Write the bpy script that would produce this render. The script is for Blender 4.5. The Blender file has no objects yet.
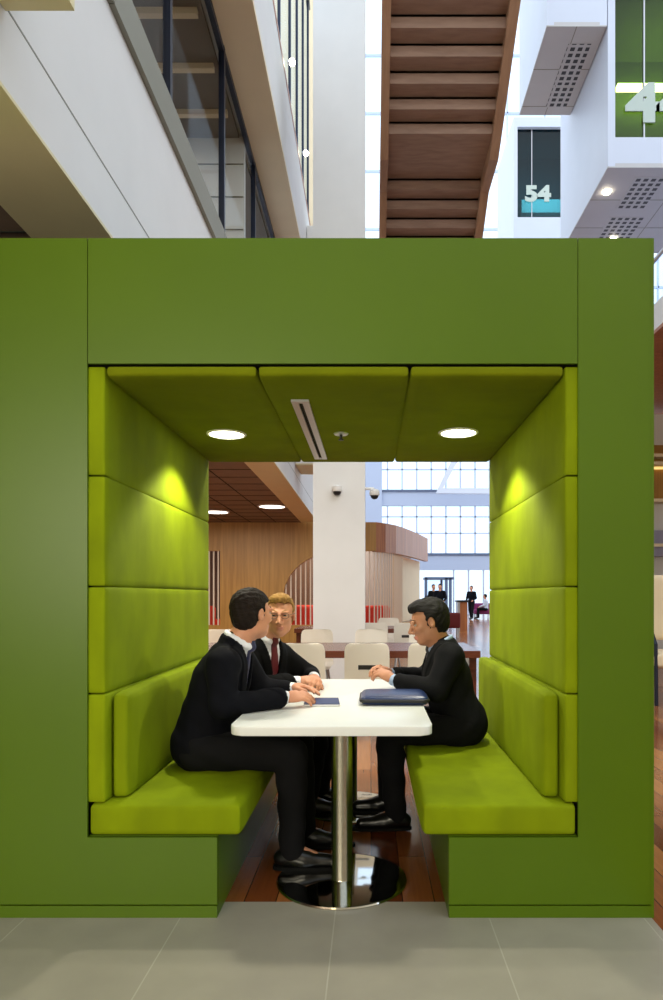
import bpy, bmesh, math, random
import numpy as np
from mathutils import Vector, Matrix
random.seed(4)
SC = bpy.context.scene
COL = SC.collection
H = 1.25          # camera height
F = 667.0         # focal length in pixels (24 mm on a 36 mm sensor, 1000 px)
U0, V0 = 371.0, 596.0
def X_(u, Y): return (u - U0) * Y / F
def Z_(v, Y): return H - (v - V0) * Y / F

# ------------------------------------------------------------------ camera
cd = bpy.data.cameras.new('camera'); cam = bpy.data.objects.new('camera', cd); COL.objects.link(cam)
cam.location = (0, 0, H); cam.rotation_euler = (math.pi/2, 0, 0)
cd.sensor_width = 36; cd.lens = 24; cd.shift_x = -0.0395; cd.shift_y = 0.096
cd.clip_start = 0.05; cd.clip_end = 300
SC.camera = cam
SC.view_settings.view_transform = 'Standard'
SC.view_settings.look = 'None'
SC.view_settings.exposure = 0.0

# ------------------------------------------------------------------ materials
def lin(c):
    return tuple(((x/255)/12.92 if x/255 <= .04045 else ((x/255+.055)/1.055)**2.4) for x in c) + (1,)
def mat(name, rgb, rough=.5, metal=0., var=.0, vscale=8., bump=0., bscale=40., sheen=0., spec=.5, emit=None, estr=0., coat=0., stretch=None):
    m = bpy.data.materials.new(name); m.use_nodes = True
    nt = m.node_tree; b = nt.nodes['Principled BSDF']
    b.inputs['Base Color'].default_value = lin(rgb)
    b.inputs['Roughness'].default_value = rough
    b.inputs['Metallic'].default_value = metal
    b.inputs['Specular IOR Level'].default_value = spec
    b.inputs['Sheen Weight'].default_value = sheen
    if sheen: b.inputs['Sheen Tint'].default_value = lin(rgb); b.inputs['Sheen Roughness'].default_value = .4
    b.inputs['Coat Weight'].default_value = coat
    if emit:
        b.inputs['Emission Color'].default_value = lin(emit); b.inputs['Emission Strength'].default_value = estr
    if var or bump:
        tc = nt.nodes.new('ShaderNodeTexCoord')
        src = tc.outputs['Object']
        if stretch:
            mp = nt.nodes.new('ShaderNodeMapping'); mp.inputs['Scale'].default_value = stretch
            nt.links.new(src, mp.inputs['Vector']); src = mp.outputs['Vector']
    if var:
        n = nt.nodes.new('ShaderNodeTexNoise'); n.inputs['Scale'].default_value = vscale; n.inputs['Detail'].default_value = 4
        nt.links.new(src, n.inputs['Vector'])
        r = nt.nodes.new('ShaderNodeValToRGB')
        c = lin(rgb)
        r.color_ramp.elements[0].position = .3; r.color_ramp.elements[1].position = .7
        r.color_ramp.elements[0].color = tuple(x*(1-var) for x in c[:3])+(1,)
        r.color_ramp.elements[1].color = tuple(min(1, x*(1+var)) for x in c[:3])+(1,)
        nt.links.new(n.outputs['Fac'], r.inputs['Fac']); nt.links.new(r.outputs['Color'], b.inputs['Base Color'])
    if bump:
        n2 = nt.nodes.new('ShaderNodeTexNoise'); n2.inputs['Scale'].default_value = bscale; n2.inputs['Detail'].default_value = 3
        nt.links.new(src, n2.inputs['Vector'])
        bp = nt.nodes.new('ShaderNodeBump'); bp.inputs['Strength'].default_value = bump; bp.inputs['Distance'].default_value = .01
        nt.links.new(n2.outputs['Fac'], bp.inputs['Height']); nt.links.new(bp.outputs['Normal'], b.inputs['Normal'])
    return m
def emat(name, rgb, s):
    m = bpy.data.materials.new(name); m.use_nodes = True
    nt = m.node_tree; nt.nodes.clear()
    o = nt.nodes.new('ShaderNodeOutputMaterial'); e = nt.nodes.new('ShaderNodeEmission')
    e.inputs['Color'].default_value = lin(rgb); e.inputs['Strength'].default_value = s
    nt.links.new(e.outputs[0], o.inputs[0]); return m
def glassmat(name, tint=(235, 245, 245), gl=.08):
    m = bpy.data.materials.new(name); m.use_nodes = True
    nt = m.node_tree; nt.nodes.clear()
    o = nt.nodes.new('ShaderNodeOutputMaterial'); mx = nt.nodes.new('ShaderNodeMixShader')
    t = nt.nodes.new('ShaderNodeBsdfTransparent'); g = nt.nodes.new('ShaderNodeBsdfGlossy')
    t.inputs[0].default_value = lin(tint); g.inputs['Roughness'].default_value = .02
    mx.inputs[0].default_value = gl
    nt.links.new(t.outputs[0], mx.inputs[1]); nt.links.new(g.outputs[0], mx.inputs[2]); nt.links.new(mx.outputs[0], o.inputs[0])
    return m
def plankmat(name, cols, plank=(1.6, .13), rough=.25, rot=90, mortar=(40, 20, 10), bump=.15):
    m = bpy.data.materials.new(name); m.use_nodes = True
    nt = m.node_tree; b = nt.nodes['Principled BSDF']; L = nt.links
    tc = nt.nodes.new('ShaderNodeTexCoord'); mp = nt.nodes.new('ShaderNodeMapping')
    mp.inputs['Rotation'].default_value = (0, 0, math.radians(rot))
    L.new(tc.outputs['Object'], mp.inputs['Vector'])
    br = nt.nodes.new('ShaderNodeTexBrick'); br.offset = .37; br.offset_frequency = 2
    br.inputs['Scale'].default_value = 1; br.inputs['Brick Width'].default_value = plank[0]; br.inputs['Row Height'].default_value = plank[1]
    br.inputs['Mortar Size'].default_value = .0022; br.inputs['Bias'].default_value = 0
    br.inputs['Color1'].default_value = (0, 0, 0, 1); br.inputs['Color2'].default_value = (1, 1, 1, 1); br.inputs['Mortar'].default_value = (.5, .5, .5, 1)
    L.new(mp.outputs[0], br.inputs['Vector'])
    ramp = nt.nodes.new('ShaderNodeValToRGB'); els = ramp.color_ramp.elements
    while len(els) < len(cols): els.new(.5)
    for i, c in enumerate(cols): els[i].position = i/(len(cols)-1); els[i].color = lin(c)
    L.new(br.outputs['Color'], ramp.inputs['Fac'])
    mp2 = nt.nodes.new('ShaderNodeMapping'); mp2.inputs['Scale'].default_value = (2, 45, 1); L.new(mp.outputs[0], mp2.inputs['Vector'])
    n = nt.nodes.new('ShaderNodeTexNoise'); n.inputs['Scale'].default_value = 1.5; n.inputs['Detail'].default_value = 5
    L.new(mp2.outputs[0], n.inputs['Vector'])
    mx = nt.nodes.new('ShaderNodeMixRGB'); mx.blend_type = 'MULTIPLY'; mx.inputs[0].default_value = .45
    L.new(ramp.outputs[0], mx.inputs[1]); L.new(n.outputs['Fac'], mx.inputs[2])
    mx2 = nt.nodes.new('ShaderNodeMixRGB'); L.new(br.outputs['Fac'], mx2.inputs[0]); L.new(mx.outputs[0], mx2.inputs[1]); mx2.inputs[2].default_value = lin(mortar)
    L.new(mx2.outputs[0], b.inputs['Base Color']); b.inputs['Roughness'].default_value = rough
    return m
def tilemat(name, rgb, size=.6, off=(0, 0), rough=.35, joint=(172, 167, 151)):
    m = bpy.data.materials.new(name); m.use_nodes = True
    nt = m.node_tree; b = nt.nodes['Principled BSDF']; L = nt.links
    tc = nt.nodes.new('ShaderNodeTexCoord'); mp = nt.nodes.new('ShaderNodeMapping'); mp.inputs['Location'].default_value = (off[0], off[1], 0)
    L.new(tc.outputs['Object'], mp.inputs['Vector'])
    br = nt.nodes.new('ShaderNodeTexBrick'); br.offset = 0
    br.inputs['Scale'].default_value = 1; br.inputs['Brick Width'].default_value = size; br.inputs['Row Height'].default_value = size*2
    br.inputs['Mortar Size'].default_value = .0025
    c = lin(rgb)
    br.inputs['Color1'].default_value = tuple(x*.94 for x in c[:3])+(1,); br.inputs['Color2'].default_value = tuple(x*1.06 for x in c[:3])+(1,)
    br.inputs['Mortar'].default_value = lin(joint)
    L.new(mp.outputs[0], br.inputs['Vector'])
    n = nt.nodes.new('ShaderNodeTexNoise'); n.inputs['Scale'].default_value = 5; n.inputs['Detail'].default_value = 6; L.new(tc.outputs['Object'], n.inputs['Vector'])
    mx = nt.nodes.new('ShaderNodeMixRGB'); mx.blend_type = 'OVERLAY'; mx.inputs[0].default_value = .18
    L.new(br.outputs['Color'], mx.inputs[1]); L.new(n.outputs['Fac'], mx.inputs[2]); L.new(mx.outputs[0], b.inputs['Base Color'])
    b.inputs['Roughness'].default_value = rough
    return m
def woodmat(name, c1, c2, rough=.4, scale=(14, 14, .7)):
    m = bpy.data.materials.new(name); m.use_nodes = True
    nt = m.node_tree; b = nt.nodes['Principled BSDF']; L = nt.links
    tc = nt.nodes.new('ShaderNodeTexCoord'); mp = nt.nodes.new('ShaderNodeMapping'); mp.inputs['Scale'].default_value = scale
    L.new(tc.outputs['Object'], mp.inputs['Vector'])
    n = nt.nodes.new('ShaderNodeTexNoise'); n.inputs['Scale'].default_value = 1.3; n.inputs['Detail'].default_value = 6; n.inputs['Distortion'].default_value = .4
    L.new(mp.outputs[0], n.inputs['Vector'])
    r = nt.nodes.new('ShaderNodeValToRGB'); r.color_ramp.elements[0].position = .3; r.color_ramp.elements[1].position = .7
    r.color_ramp.elements[0].color = lin(c1); r.color_ramp.elements[1].color = lin(c2)
    L.new(n.outputs['Fac'], r.inputs['Fac']); L.new(r.outputs[0], b.inputs['Base Color']); b.inputs['Roughness'].default_value = rough
    return m

M = dict(
    paint=mat('green_paint', (78, 105, 8), .36, spec=.32, var=.04, vscale=1.5),
    velvet=mat('lime_velvet', (122, 139, 2), .85, sheen=.3, var=.16, vscale=5, bump=.12, bscale=14, spec=.15, stretch=(1, 1, .6)),
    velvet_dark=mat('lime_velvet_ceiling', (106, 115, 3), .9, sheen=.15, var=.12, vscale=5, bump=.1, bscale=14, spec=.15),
    white_top=mat('white_laminate', (226, 228, 226), .28, var=.015),
    chrome=mat('polished_steel', (200, 200, 196), .06, 1.),
    steel=mat('brushed_steel', (175, 172, 160), .22, 1., var=.08, vscale=60),
    white=mat('white_plaster', (226, 224, 220), .7, var=.02, vscale=3),
    white_cool=mat('white_panel', (206, 212, 226), .45, var=.015, vscale=2),
    beige=mat('beige_soffit', (226, 214, 170), .7, var=.03, vscale=3),
    bulk=mat('warm_bulkhead', (236, 218, 184), .7, var=.02, vscale=3),
    groove=mat('shadow_gap', (18, 20, 8), .9),
    grey_soffit=mat('grey_soffit', (196, 194, 194), .6, var=.02, vscale=3),
    ledge=mat('grey_metal_ledge', (140, 138, 124), .5, .3),
    frame=mat('dark_blue_frame', (34, 40, 58), .4, .4),
    frame_mid=mat('slate_frame', (92, 106, 134), .5, .2),
    frame_pale=mat('pale_blue_frame', (188, 200, 222), .5, .2),
    dark=mat('dark_plastic', (22, 22, 24), .4),
    black=mat('black_gap', (8, 8, 8), .9),
    tile=tilemat('grey_floor_tile', (150, 144, 128), .6, (.741, .35), .3),
    wood_floor=plankmat('red_wood_floor', [(98, 45, 21), (142, 78, 37), (188, 122, 64), (120, 58, 29)], rough=.17),
    oak=woodmat('oak_panel', (160, 114, 48), (188, 140, 68)),
    oak_red=woodmat('warm_timber', (150, 84, 44), (180, 112, 62)),
    stair=woodmat('brown_stair', (140, 108, 86), (162, 128, 104), .55, (2, 10, 10)),
    stair_edge=woodmat('brown_stringer', (150, 110, 80), (170, 128, 94), .5, (10, 2, 2)),
    table_wood=woodmat('red_table_wood', (74, 34, 22), (104, 52, 34), .25, (1, 12, 12)),
    chair=mat('white_chair_plastic', (246, 240, 226), .4),
    red=mat('red_upholstery', (214, 52, 30), .7, var=.06),
    darkred=mat('dark_red_upholstery', (110, 28, 30), .7),
    purple=mat('purple_upholstery', (120, 24, 84), .7),
    slat=mat('white_slat', (226, 210, 192), .5),
    slatceil=mat('dark_slat_ceiling', (128, 108, 94), .7, var=.08, vscale=6),
    glass=glassmat('clear_glass', (245, 247, 247), .035),
    glass_blue=glassmat('blue_glass', (244, 250, 255), .04),
    glass_green=glassmat('green_glass', (178, 200, 140), .03),
    glass_teal=glassmat('teal_glass', (110, 168, 178), .03),
    lamp=emat('lamp_diffuser', (255, 255, 225), 9.),
    lampw=emat('white_lamp', (255, 246, 230), 6.),
    strip=emat('strip_lamp', (255, 250, 245), 25.),
    warmstrip=emat('warm_strip', (255, 214, 130), 1.2),
    spark=emat('spot_lamp', (255, 244, 215), 30.),
    suit=mat('navy_suit', (10, 11, 18), .85, var=.15, vscale=40, bump=.08, bscale=120, spec=.12),
    suit2=mat('black_suit', (11, 11, 13), .85, var=.15, vscale=40, bump=.08, bscale=120, spec=.12),
    suit3=mat('charcoal_suit', (15, 16, 19), .85, var=.15, vscale=40, bump=.08, bscale=120, spec=.14),
    trouser=mat('dark_trousers', (12, 12, 15), .9, spec=.2),
    shoe=mat('black_shoe', (10, 10, 11), .28),
    shirt=mat('white_shirt', (226, 228, 238), .7),
    shirt_blue=mat('pale_blue_shirt', (150, 172, 205), .7),
    tie_blue=mat('navy_tie', (22, 28, 70), .5), tie_red=mat('dark_red_tie', (92, 14, 26), .5), tie_dark=mat('dark_tie', (22, 24, 34), .5),
    skin=mat('fair_skin', (202, 142, 112), .55, var=.06, vscale=25), skin2=mat('tanned_skin', (176, 122, 92), .5, var=.07, vscale=25),
    lip=mat('lips', (190, 122, 104), .45),
    hair_dark=mat('dark_brown_hair', (26, 17, 12), .75, spec=.2, var=.4, vscale=60, bump=.5, bscale=90, stretch=(.3, 1, 1)),
    hair_blond=mat('blond_hair', (140, 106, 58), .8, spec=.2, var=.3, vscale=60, bump=.5, bscale=90, stretch=(.3, 1, 1)),
    hair_black=mat('black_hair', (10, 8, 8), .7, spec=.25, var=.4, vscale=60, bump=.5, bscale=90, stretch=(.3, 1, 1)),
    eye=mat('eye_white', (170, 160, 152), .2), iris=mat('iris', (40, 34, 30), .2),
    note=mat('blue_notepad', (44, 58, 104), .6), paper=mat('paper', (220, 222, 226), .7),
    case=mat('blue_black_case', (26, 46, 92), .36, var=.2, vscale=10, bump=.1, bscale=60), case_edge=mat('black_case_edge', (14, 16, 22), .5),
    sole=mat('black_rubber', (9, 9, 9), .8, spec=.15),
    digit=mat('pale_digit', (186, 198, 188), .6),
    pod_in=mat('green_pod_interior', (96, 112, 50), .7, var=.1), pod_in2=mat('teal_pod_interior', (36, 86, 92), .7, var=.1),
    grey_int=mat('grey_interior', (120, 112, 104), .7, var=.05), brown_int=mat('brown_interior', (104, 78, 62), .7, var=.1),
    facade=mat('facade_band', (176, 188, 212), .6),
    lav=mat('lavender_wall', (150, 148, 170), .7), spectacle=mat('spectacle_frame', (84, 74, 66), .4, .6),
    silver=mat('silver', (190, 190, 194), .3, .8),
    clothes_pale=mat('pale_top', (190, 196, 210), .8),
    frost=mat('dotted_screen', (170, 166, 168), .6),
)

# ------------------------------------------------------------------ object helpers
def tag(o, label=None, cat=None, group=None, kind=None):
    if label: o['label'] = label
    if cat: o['category'] = cat
    if group: o['group'] = group
    if kind: o['kind'] = kind
    return o
def thing(name, label, cat, loc=(0, 0, 0), group=None, rz=0):
    o = bpy.data.objects.new(name, None); COL.objects.link(o)
    o.empty_display_size = .1; o.location = loc; o.rotation_euler = (0, 0, rz)
    return tag(o, label, cat, group)
def rootloc(p):
    v = Vector((0, 0, 0))
    while p: v += Vector(p.location); p = p.parent
    return v
def obj(name, bm, m, parent=None, smooth=False, local=False):
    """link a bmesh as one mesh; verts are world coordinates unless local"""
    me = bpy.data.meshes.new(name)
    if parent is not None and not local: bmesh.ops.translate(bm, verts=bm.verts, vec=-rootloc(parent))
    bmesh.ops.recalc_face_normals(bm, faces=bm.faces)
    if smooth:
        for f in bm.faces: f.smooth = True
    bm.to_mesh(me); bm.free()
    for mm in (m if isinstance(m, (list, tuple)) else [m]): me.materials.append(mm)
    o = bpy.data.objects.new(name, me); COL.objects.link(o)
    if parent is not None: o.parent = parent
    if smooth:
        try: me.set_sharp_from_angle(angle=math.radians(40))
        except Exception: pass
    return o
def struct(name, bm, m, parent=None, smooth=False):
    o = obj(name, bm, m, parent, smooth)
    if parent is None: o['kind'] = 'structure'
    return o
def B(): return bmesh.new()
def box(bm, x0, x1, y0, y1, z0, z1, bev=0, seg=2):
    x0, x1 = min(x0, x1), max(x0, x1); y0, y1 = min(y0, y1), max(y0, y1); z0, z1 = min(z0, z1), max(z0, z1)
    r = bmesh.ops.create_cube(bm, size=1)
    vs = r['verts']
    for v in vs: v.co = Vector(((x0+x1)/2+v.co.x*(x1-x0), (y0+y1)/2+v.co.y*(y1-y0), (z0+z1)/2+v.co.z*(z1-z0)))
    if bev:
        es = list({e for v in vs for e in v.link_edges})
        bmesh.ops.bevel(bm, geom=es, offset=bev, segments=seg, profile=.5, affect='EDGES')
    return bm
def bx(*a, **k): return box(B(), *a, **k)
def prism(bm, pts, axis, a0, a1):
    """extrude a 2D polygon. axis 'y': pts (x,z); 'x': pts (y,z); 'z': pts (x,y)"""
    def P(p, a): return {'y': (p[0], a, p[1]), 'x': (a, p[0], p[1]), 'z': (p[0], p[1], a)}[axis]
    v0 = [bm.verts.new(P(p, a0)) for p in pts]; v1 = [bm.verts.new(P(p, a1)) for p in pts]
    n = len(pts)
    bm.faces.new(v0); bm.faces.new(v1[::-1])
    for i in range(n): bm.faces.new((v0[i], v1[i], v1[(i+1) % n], v0[(i+1) % n]))
    return bm
def tube(bm, pts, r, n=10, cap=True):
    pts = [Vector(p) for p in pts]; rings = []
    up = None
    for i, p in enumerate(pts):
        d = (pts[min(i+1, len(pts)-1)] - pts[max(i-1, 0)]).normalized()
        if up is None: up = Vector((0, 0, 1)) if abs(d.z) < .9 else Vector((1, 0, 0))
        s = d.cross(up).normalized(); t = s.cross(d).normalized(); up = t
        rr = r[i] if isinstance(r, (list, tuple)) else r
        rings.append([bm.verts.new(p + (s*math.cos(a) + t*math.sin(a))*rr) for a in [2*math.pi*k/n for k in range(n)]])
    for a, b in zip(rings, rings[1:]):
        for k in range(n): bm.faces.new((a[k], a[(k+1) % n], b[(k+1) % n], b[k]))
    if cap: bm.faces.new(rings[0]); bm.faces.new(rings[-1][::-1])
    return bm
def lathe(bm, prof, c, n=48):
    """profile of (r,z) about vertical axis at c"""
    rings = []
    for r, z in prof:
        if r < 1e-6: rings.append([bm.verts.new((c[0], c[1], c[2]+z))])
        else: rings.append([bm.verts.new((c[0]+r*math.cos(2*math.pi*k/n), c[1]+r*math.sin(2*math.pi*k/n), c[2]+z)) for k in range(n)])
    for a, b in zip(rings, rings[1:]):
        for k in range(n):
            k2 = (k+1) % n
            if len(a) == 1 and len(b) == 1: continue
            if len(a) == 1: bm.faces.new((a[0], b[k], b[k2]))
            elif len(b) == 1: bm.faces.new((a[k], a[k2], b[0]))
            else: bm.faces.new((a[k], a[k2], b[k2], b[k]))
    return bm
def cushion(x0, x1, y0, y1, z0, z1, r=.02, puff=.006, n=12, bm=None, wr=0.):
    """upholstered block: rounded box whose faces swell a little"""
    bm = bm or B()
    c = Vector(((x0+x1)/2, (y0+y1)/2, (z0+z1)/2)); h = Vector(((x1-x0)/2, (y1-y0)/2, (z1-z0)/2))
    r = min(r, min(h)*.98)
    res = bmesh.ops.create_cube(bm, size=2)
    vs = res['verts']; es = list({e for v in vs for e in v.link_edges})
    ret = bmesh.ops.subdivide_edges(bm, edges=es, cuts=n, use_grid_fill=True)
    allv = list({v for v in bm.verts if v.is_valid and (v in vs or True)})
    for v in allv:
        q = v.co.copy()
        # concentrate the grid near edges
        q = Vector([math.copysign(1-(1-abs(t))**1.6, t) for t in q])
        p = Vector((q.x*h.x, q.y*h.y, q.z*h.z))
        inner = Vector((max(-h.x+r, min(h.x-r, p.x)), max(-h.y+r, min(h.y-r, p.y)), max(-h.z+r, min(h.z-r, p.z))))
        d = p - inner
        if d.length > 1e-9:
            p = inner + d.normalized()*r
        # swell
        for ax in range(3):
            if abs(q[ax]) > .999:
                o = [k for k in range(3) if k != ax]
                w = (1-q[o[0]]**4)*(1-q[o[1]]**4)
                p[ax] += math.copysign(puff*w, q[ax])
        v.co = c + p
    return bm
def copy_tree(o, parent=None):
    c = o.copy(); COL.objects.link(c); c.parent = parent
    for ch in list(o.children): copy_tree(ch, c)
    return c
def text_bm(s, size, bold=0.01, ext=.01):
    cu = bpy.data.curves.new('digits', 'FONT'); cu.body = s; cu.size = size; cu.offset = bold; cu.extrude = ext
    o = bpy.data.objects.new('digits', cu); COL.objects.link(o)
    dg = bpy.context.evaluated_depsgraph_get(); me = bpy.data.meshes.new_from_object(o.evaluated_get(dg))
    bm = B(); bm.from_mesh(me); bpy.data.objects.remove(o); bpy.data.curves.remove(cu); bpy.data.meshes.remove(me)
    return bm
# ================================================================== SETTING
YF = 2.589                     # front plane of the booth
YB = 4.27                      # back of the booth
# floors
b_ = B(); prism(b_, [(-9, -4), (1.09, -4), (1.09, 2.725), (-9, 2.725)], 'z', -.05, 0.)
struct('floor', b_, M['tile'])
b_ = B(); prism(b_, [(-9, 2.725), (1.09, 2.725), (1.09, -4), (14, -4), (14, 46), (-9, 46)], 'z', -.05, -.001)
struct('floor_timber', b_, M['wood_floor'])
# walls that close the place off behind the camera and far left
struct('wall_back', bx(-9, 14, -4.2, -4, 0, 8), M['bulk'])  # unseen; raised so the lower booth gets less skylight
struct('wall_left', bx(-9.2, -9, -4, 15.8, 0, 3.0), M['white'])

# --- left mezzanine: soffit, fascia, ledge, glazing
XA, XB = -1.646, -1.259
struct('ceiling', bx(-9, XA, -4, 15.8, 3.0, 3.1), M['slatceil'])
b_ = B()
for k in range(1, 10):
    x = XA - k*.6
    box(b_, x-.006, x+.006, -4, 15.8, 2.992, 3.0)
for k in range(34): box(b_, -9, XA, -4+k*.6-.004, -4+k*.6+.004, 2.994, 3.0)
struct('trim_1', b_, M['groove'])
b_ = B()
box(b_, XA, XB, -4, 15.7, 2.998, 4.09)
struct('wall_fascia', b_, M['white'])
struct('ceiling_edge', bx(XA, XB+.001, -4, 15.7, 2.985, 2.999), M['beige'])
struct('trim_2', bx(XB-.004, XB+.0015, -4, 15.7, 3.277, 3.285), M['ledge'])
b_ = B()
for k in range(8): box(b_, XA-.2, XB+.03, -4+k*2.4, -4+k*2.4+2.392, 4.09, 4.315)
struct('trim_3', b_, M['ledge'])
# the deep overhead slab at the near left
struct('ceiling_near', bx(XB+.003, -1.018, -3.9, 2.29, 3.26, 4.085), M['beige'])
# upper floor glazing
XG = -1.72
gl = bx(XG-.006, XG+.006, -2, 13.9, 4.315, 7.57)
struct('window_1', gl, M['glass'])
b_ = B()
for k in range(-2, 6):
    y = 3.58 + k*2.05
    box(b_, XG-.03, XG+.035, y-.03, y+.03, 4.315, 7.57)
box(b_, XG-.03, XG+.03, -2, 13.9, 7.50, 7.57); box(b_, XG-.03, XG+.03, -2, 13.9, 4.315, 4.38)
obj('window_frame', b_, M['frame'], bpy.data.objects['window_1'])
# room behind the upper glazing
struct('wall_upper_left', bx(-6.2, -6, -2, 9.2, 4.1, 7.6), M['brown_int'])
struct('wall_upper_far', bx(-6, -1.75, 9.2, 9.3, 4.1, 7.6), M['white'])
struct('floor_upper', bx(-6, XA-.2, -2, 13.9, 3.95, 4.1), M['brown_int'])
b_ = B(); box(b_, -6, XG-.1, -2, 13.9, 7.57, 7.62)
struct('ceiling_upper', b_, M['grey_int'])
b_ = B()
for k in range(12): box(b_, -6, XG-.15, .4+k*.75, .4+k*.75+.07, 7.50, 7.57)
struct('trim_4', b_, M['bulk'])
b_ = B()
for k in range(7): box(b_, -2.6, -1.76, 9.18, 9.2, 4.5+k*.45, 4.508+k*.45)
struct('trim_5', b_, M['ledge'])
# second storey slab
b_ = B(); box(b_, -6, XB, -2, 13.8, 7.63, 8.87); struct('wall_fascia_upper', b_, M['white'])
struct('ceiling_edge_upper', bx(XG+.0, XB+.002, -2, 13.8, 7.57, 7.628), M['bulk'])
struct('trim_6', bx(XB-.005, XB+.006, -2, 13.8, 8.87, 8.95), M['oak_red'])
# glass balustrade on top of it
bal = thing('glass_balustrade', 'glass balustrade with dark posts on the upper white fascia, top left', 'balustrade', (XB, 10, 8.95))
obj('pane', bx(XB-.03, XB-.018, 6, 13.6, 8.95, 13.2), M['glass_blue'], bal)
for y in (9.2, 10.4, 11.4, 12.4, 13.4): obj('post', bx(XB-.03, XB+.01, y-.025, y+.025, 8.95, 13.2), M['frame'], bal)
obj('handrail', bx(XB-.05, XB+.02, 6, 13.6, 13.2, 13.3), M['ledge'], bal)
# cross beams between the slabs and the column
for i, (z0, z1, y) in enumerate(((7.78, 8.47, 13.0), (3.42, 3.62, 11.0))):
    x1 = X_(313, 9)*y/9 + .5
    struct(['wall_crossbeam_upper', 'wall_crossbeam_lower'][i], bx(XB+.01, -.6, y, y+.9, z0+.02, z1), M['white'])
    struct(['ceiling_crossbeam_upper', 'ceiling_crossbeam_lower'][i], bx(XB+.01, -.6, y, y+.9, z0, z0+.018), M['beige'])
for i, (u, v, y) in enumerate(((292, 62, 9.8), (306, 153, 11.9))):
    x = XB + .08; z = Z_(v, 667*(-x)/(371-u)); y = 667*(-x)/(371-u)
    t = thing('spot_lamp', ['small bright spot lamp beside glass balustrade, upper of two', 'small bright spot lamp beside glass balustrade, lower of two'][i], 'lamp', (x, y, z))
    obj('housing', tube(B(), [(x-.068, y, z), (x-.02, y, z)], .03), M['silver'], t); obj('bulb', lathe(B(), [(0, -.05), (.035, -.035), (.05, 0), (.035, .035), (0, .05)], (x, y, z), 12), M['spark'], t)

struct('wall_stair_core', bx(-6, -1.02, 14.3, 14.5, 8.0, 24), M['bulk'])
# --- column
cx0, cx1 = X_(313, 9.), X_(365, 9.)
c = tag(obj('column', bx(cx0, cx1, 9.0, 9.7, 0, 24), M['white']), 'square white column rising behind the booth between the tables', 'column')

# --- timber wall under the mezzanine, with slatted openings
YW = 15.8
def wall_with_holes():
    bm = B()
    # frame pieces around the two openings, built as prisms (x,z)
    xl0, xl1 = X_(196, YW), X_(220, YW)
    zt, zb = 2.32, .56
    arch = []
    ax0 = X_(283, YW); ax1 = X_(345, YW)
    for k in range(13):
        a = k/12*math.pi/2
        arch.append((ax1 - (ax1-ax0)*math.cos(a)**.9 if a < math.pi/2 else ax1, 1.2 + (zt-1.2)*math.sin(a)))
    prism(bm, [(-9, 0), (xl0, 0), (xl0, 3), (-9, 3)], 'y', YW, YW+.15)
    prism(bm, [(xl0, zt), (xl1, zt), (xl1, 3), (xl0, 3)], 'y', YW, YW+.15)
    prism(bm, [(xl0, 0), (xl1, 0), (xl1, zb), (xl0, zb)], 'y', YW, YW+.15)
    prism(bm, [(xl1, 0), (ax0, 0), (ax0, 1.2), (ax0, 3), (xl1, 3)], 'y', YW, YW+.15)
    for p, q in zip(arch, arch[1:]):
        if q[0]-p[0] > 1e-5: prism(bm, [p, q, (q[0], 3), (p[0], 3)], 'y', YW, YW+.15)
    prism(bm, [(ax1, zt), (.12, zt), (.12, 3), (ax1, 3)], 'y', YW, YW+.15)
    prism(bm, [(ax0, 0), (.12, 0), (.12, zb), (ax0, zb)], 'y', YW, YW+.15)
    return bm, xl0, xl1, ax0, ax1, arch
bm, xl0, xl1, ax0, ax1, arch = wall_with_holes()
struct('wall_timber', bm, M['oak'])
# curved end of the timber pavilion
curve = [(.12, 15.8), (.35, 16.05), (.62, 16.5), (.87, 17.2), (1.12, 18.0), (1.42, 19.1), (1.73, 20.3)]
def ribbon(pts, z0, z1, th, off=0):
    bm = B(); P = []
    for i, p in enumerate(pts):
        a = Vector(pts[max(i-1, 0)]); c = Vector(pts[min(i+1, len(pts)-1)]); d = (c-a).normalized(); n = Vector((d.y, -d.x))
        P.append((Vector(p)-n*off, Vector(p)-n*(off+th)))
    v = [[bm.verts.new((q.x, q.y, z)) for q in (a, b) for z in (z0, z1)] for a, b in P]
    for a, b in zip(v, v[1:]):
        for i, j in ((0, 1), (1, 3), (3, 2), (2, 0)): bm.faces.new((a[i], a[j], b[j], b[i]))
    for e in (v[0], v[-1]): bm.faces.new((e[0], e[1], e[3], e[2]))
    return bm
struct('wall_curved_timber', ribbon(curve, 2.3, 3.0, .12), M['oak_red'])
struct('wall_curved_base', ribbon(curve, 0, .56, .12), M['oak'])
struct('wall_curved_pale', ribbon(curve[3:], .56, 2.3, .06, .25), M['bulk'])
def slats(name, label, xs, ys, z0, zt):
    t = thing(name, label, 'slat screen', (xs[0], ys[0], z0))
    for x, y in zip(xs, ys):
        z1 = zt(x)
        if z1 > z0+.05: obj('slat', bx(x-.015, x+.015, y-.018, y+.018, z0, z1), M['slat'], t)
    return t
def ztop(x):
    if x >= ax1: return 2.32
    for p, q in zip(arch, arch[1:]):
        if p[0] <= x <= q[0]: return p[1] + (q[1]-p[1])*(x-p[0])/max(1e-6, q[0]-p[0])
    return 1.2
n = 9; slats('slat_screen', 'short row of white upright slats in timber wall at far left', [xl0+.07+k*.11 for k in range(5)], [YW+.075]*5, .56, lambda x: 2.32)
xs = [ax0+.06+k*.117 for k in range(19)]
slats('slat_screen', 'arched white slat screen in timber wall left of and behind the white column', xs, [YW+.075]*19, .56, ztop)
pts = []
acc = 0
for p, q in zip(curve[:4], curve[1:5]):
    d = (Vector(q)-Vector(p)).length; k = int(d/.1)
    for i in range(k): pts.append(Vector(p).lerp(Vector(q), i/k))
pts = [p+Vector((-.04, .04)) for p in pts if p.x < .86]
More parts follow.
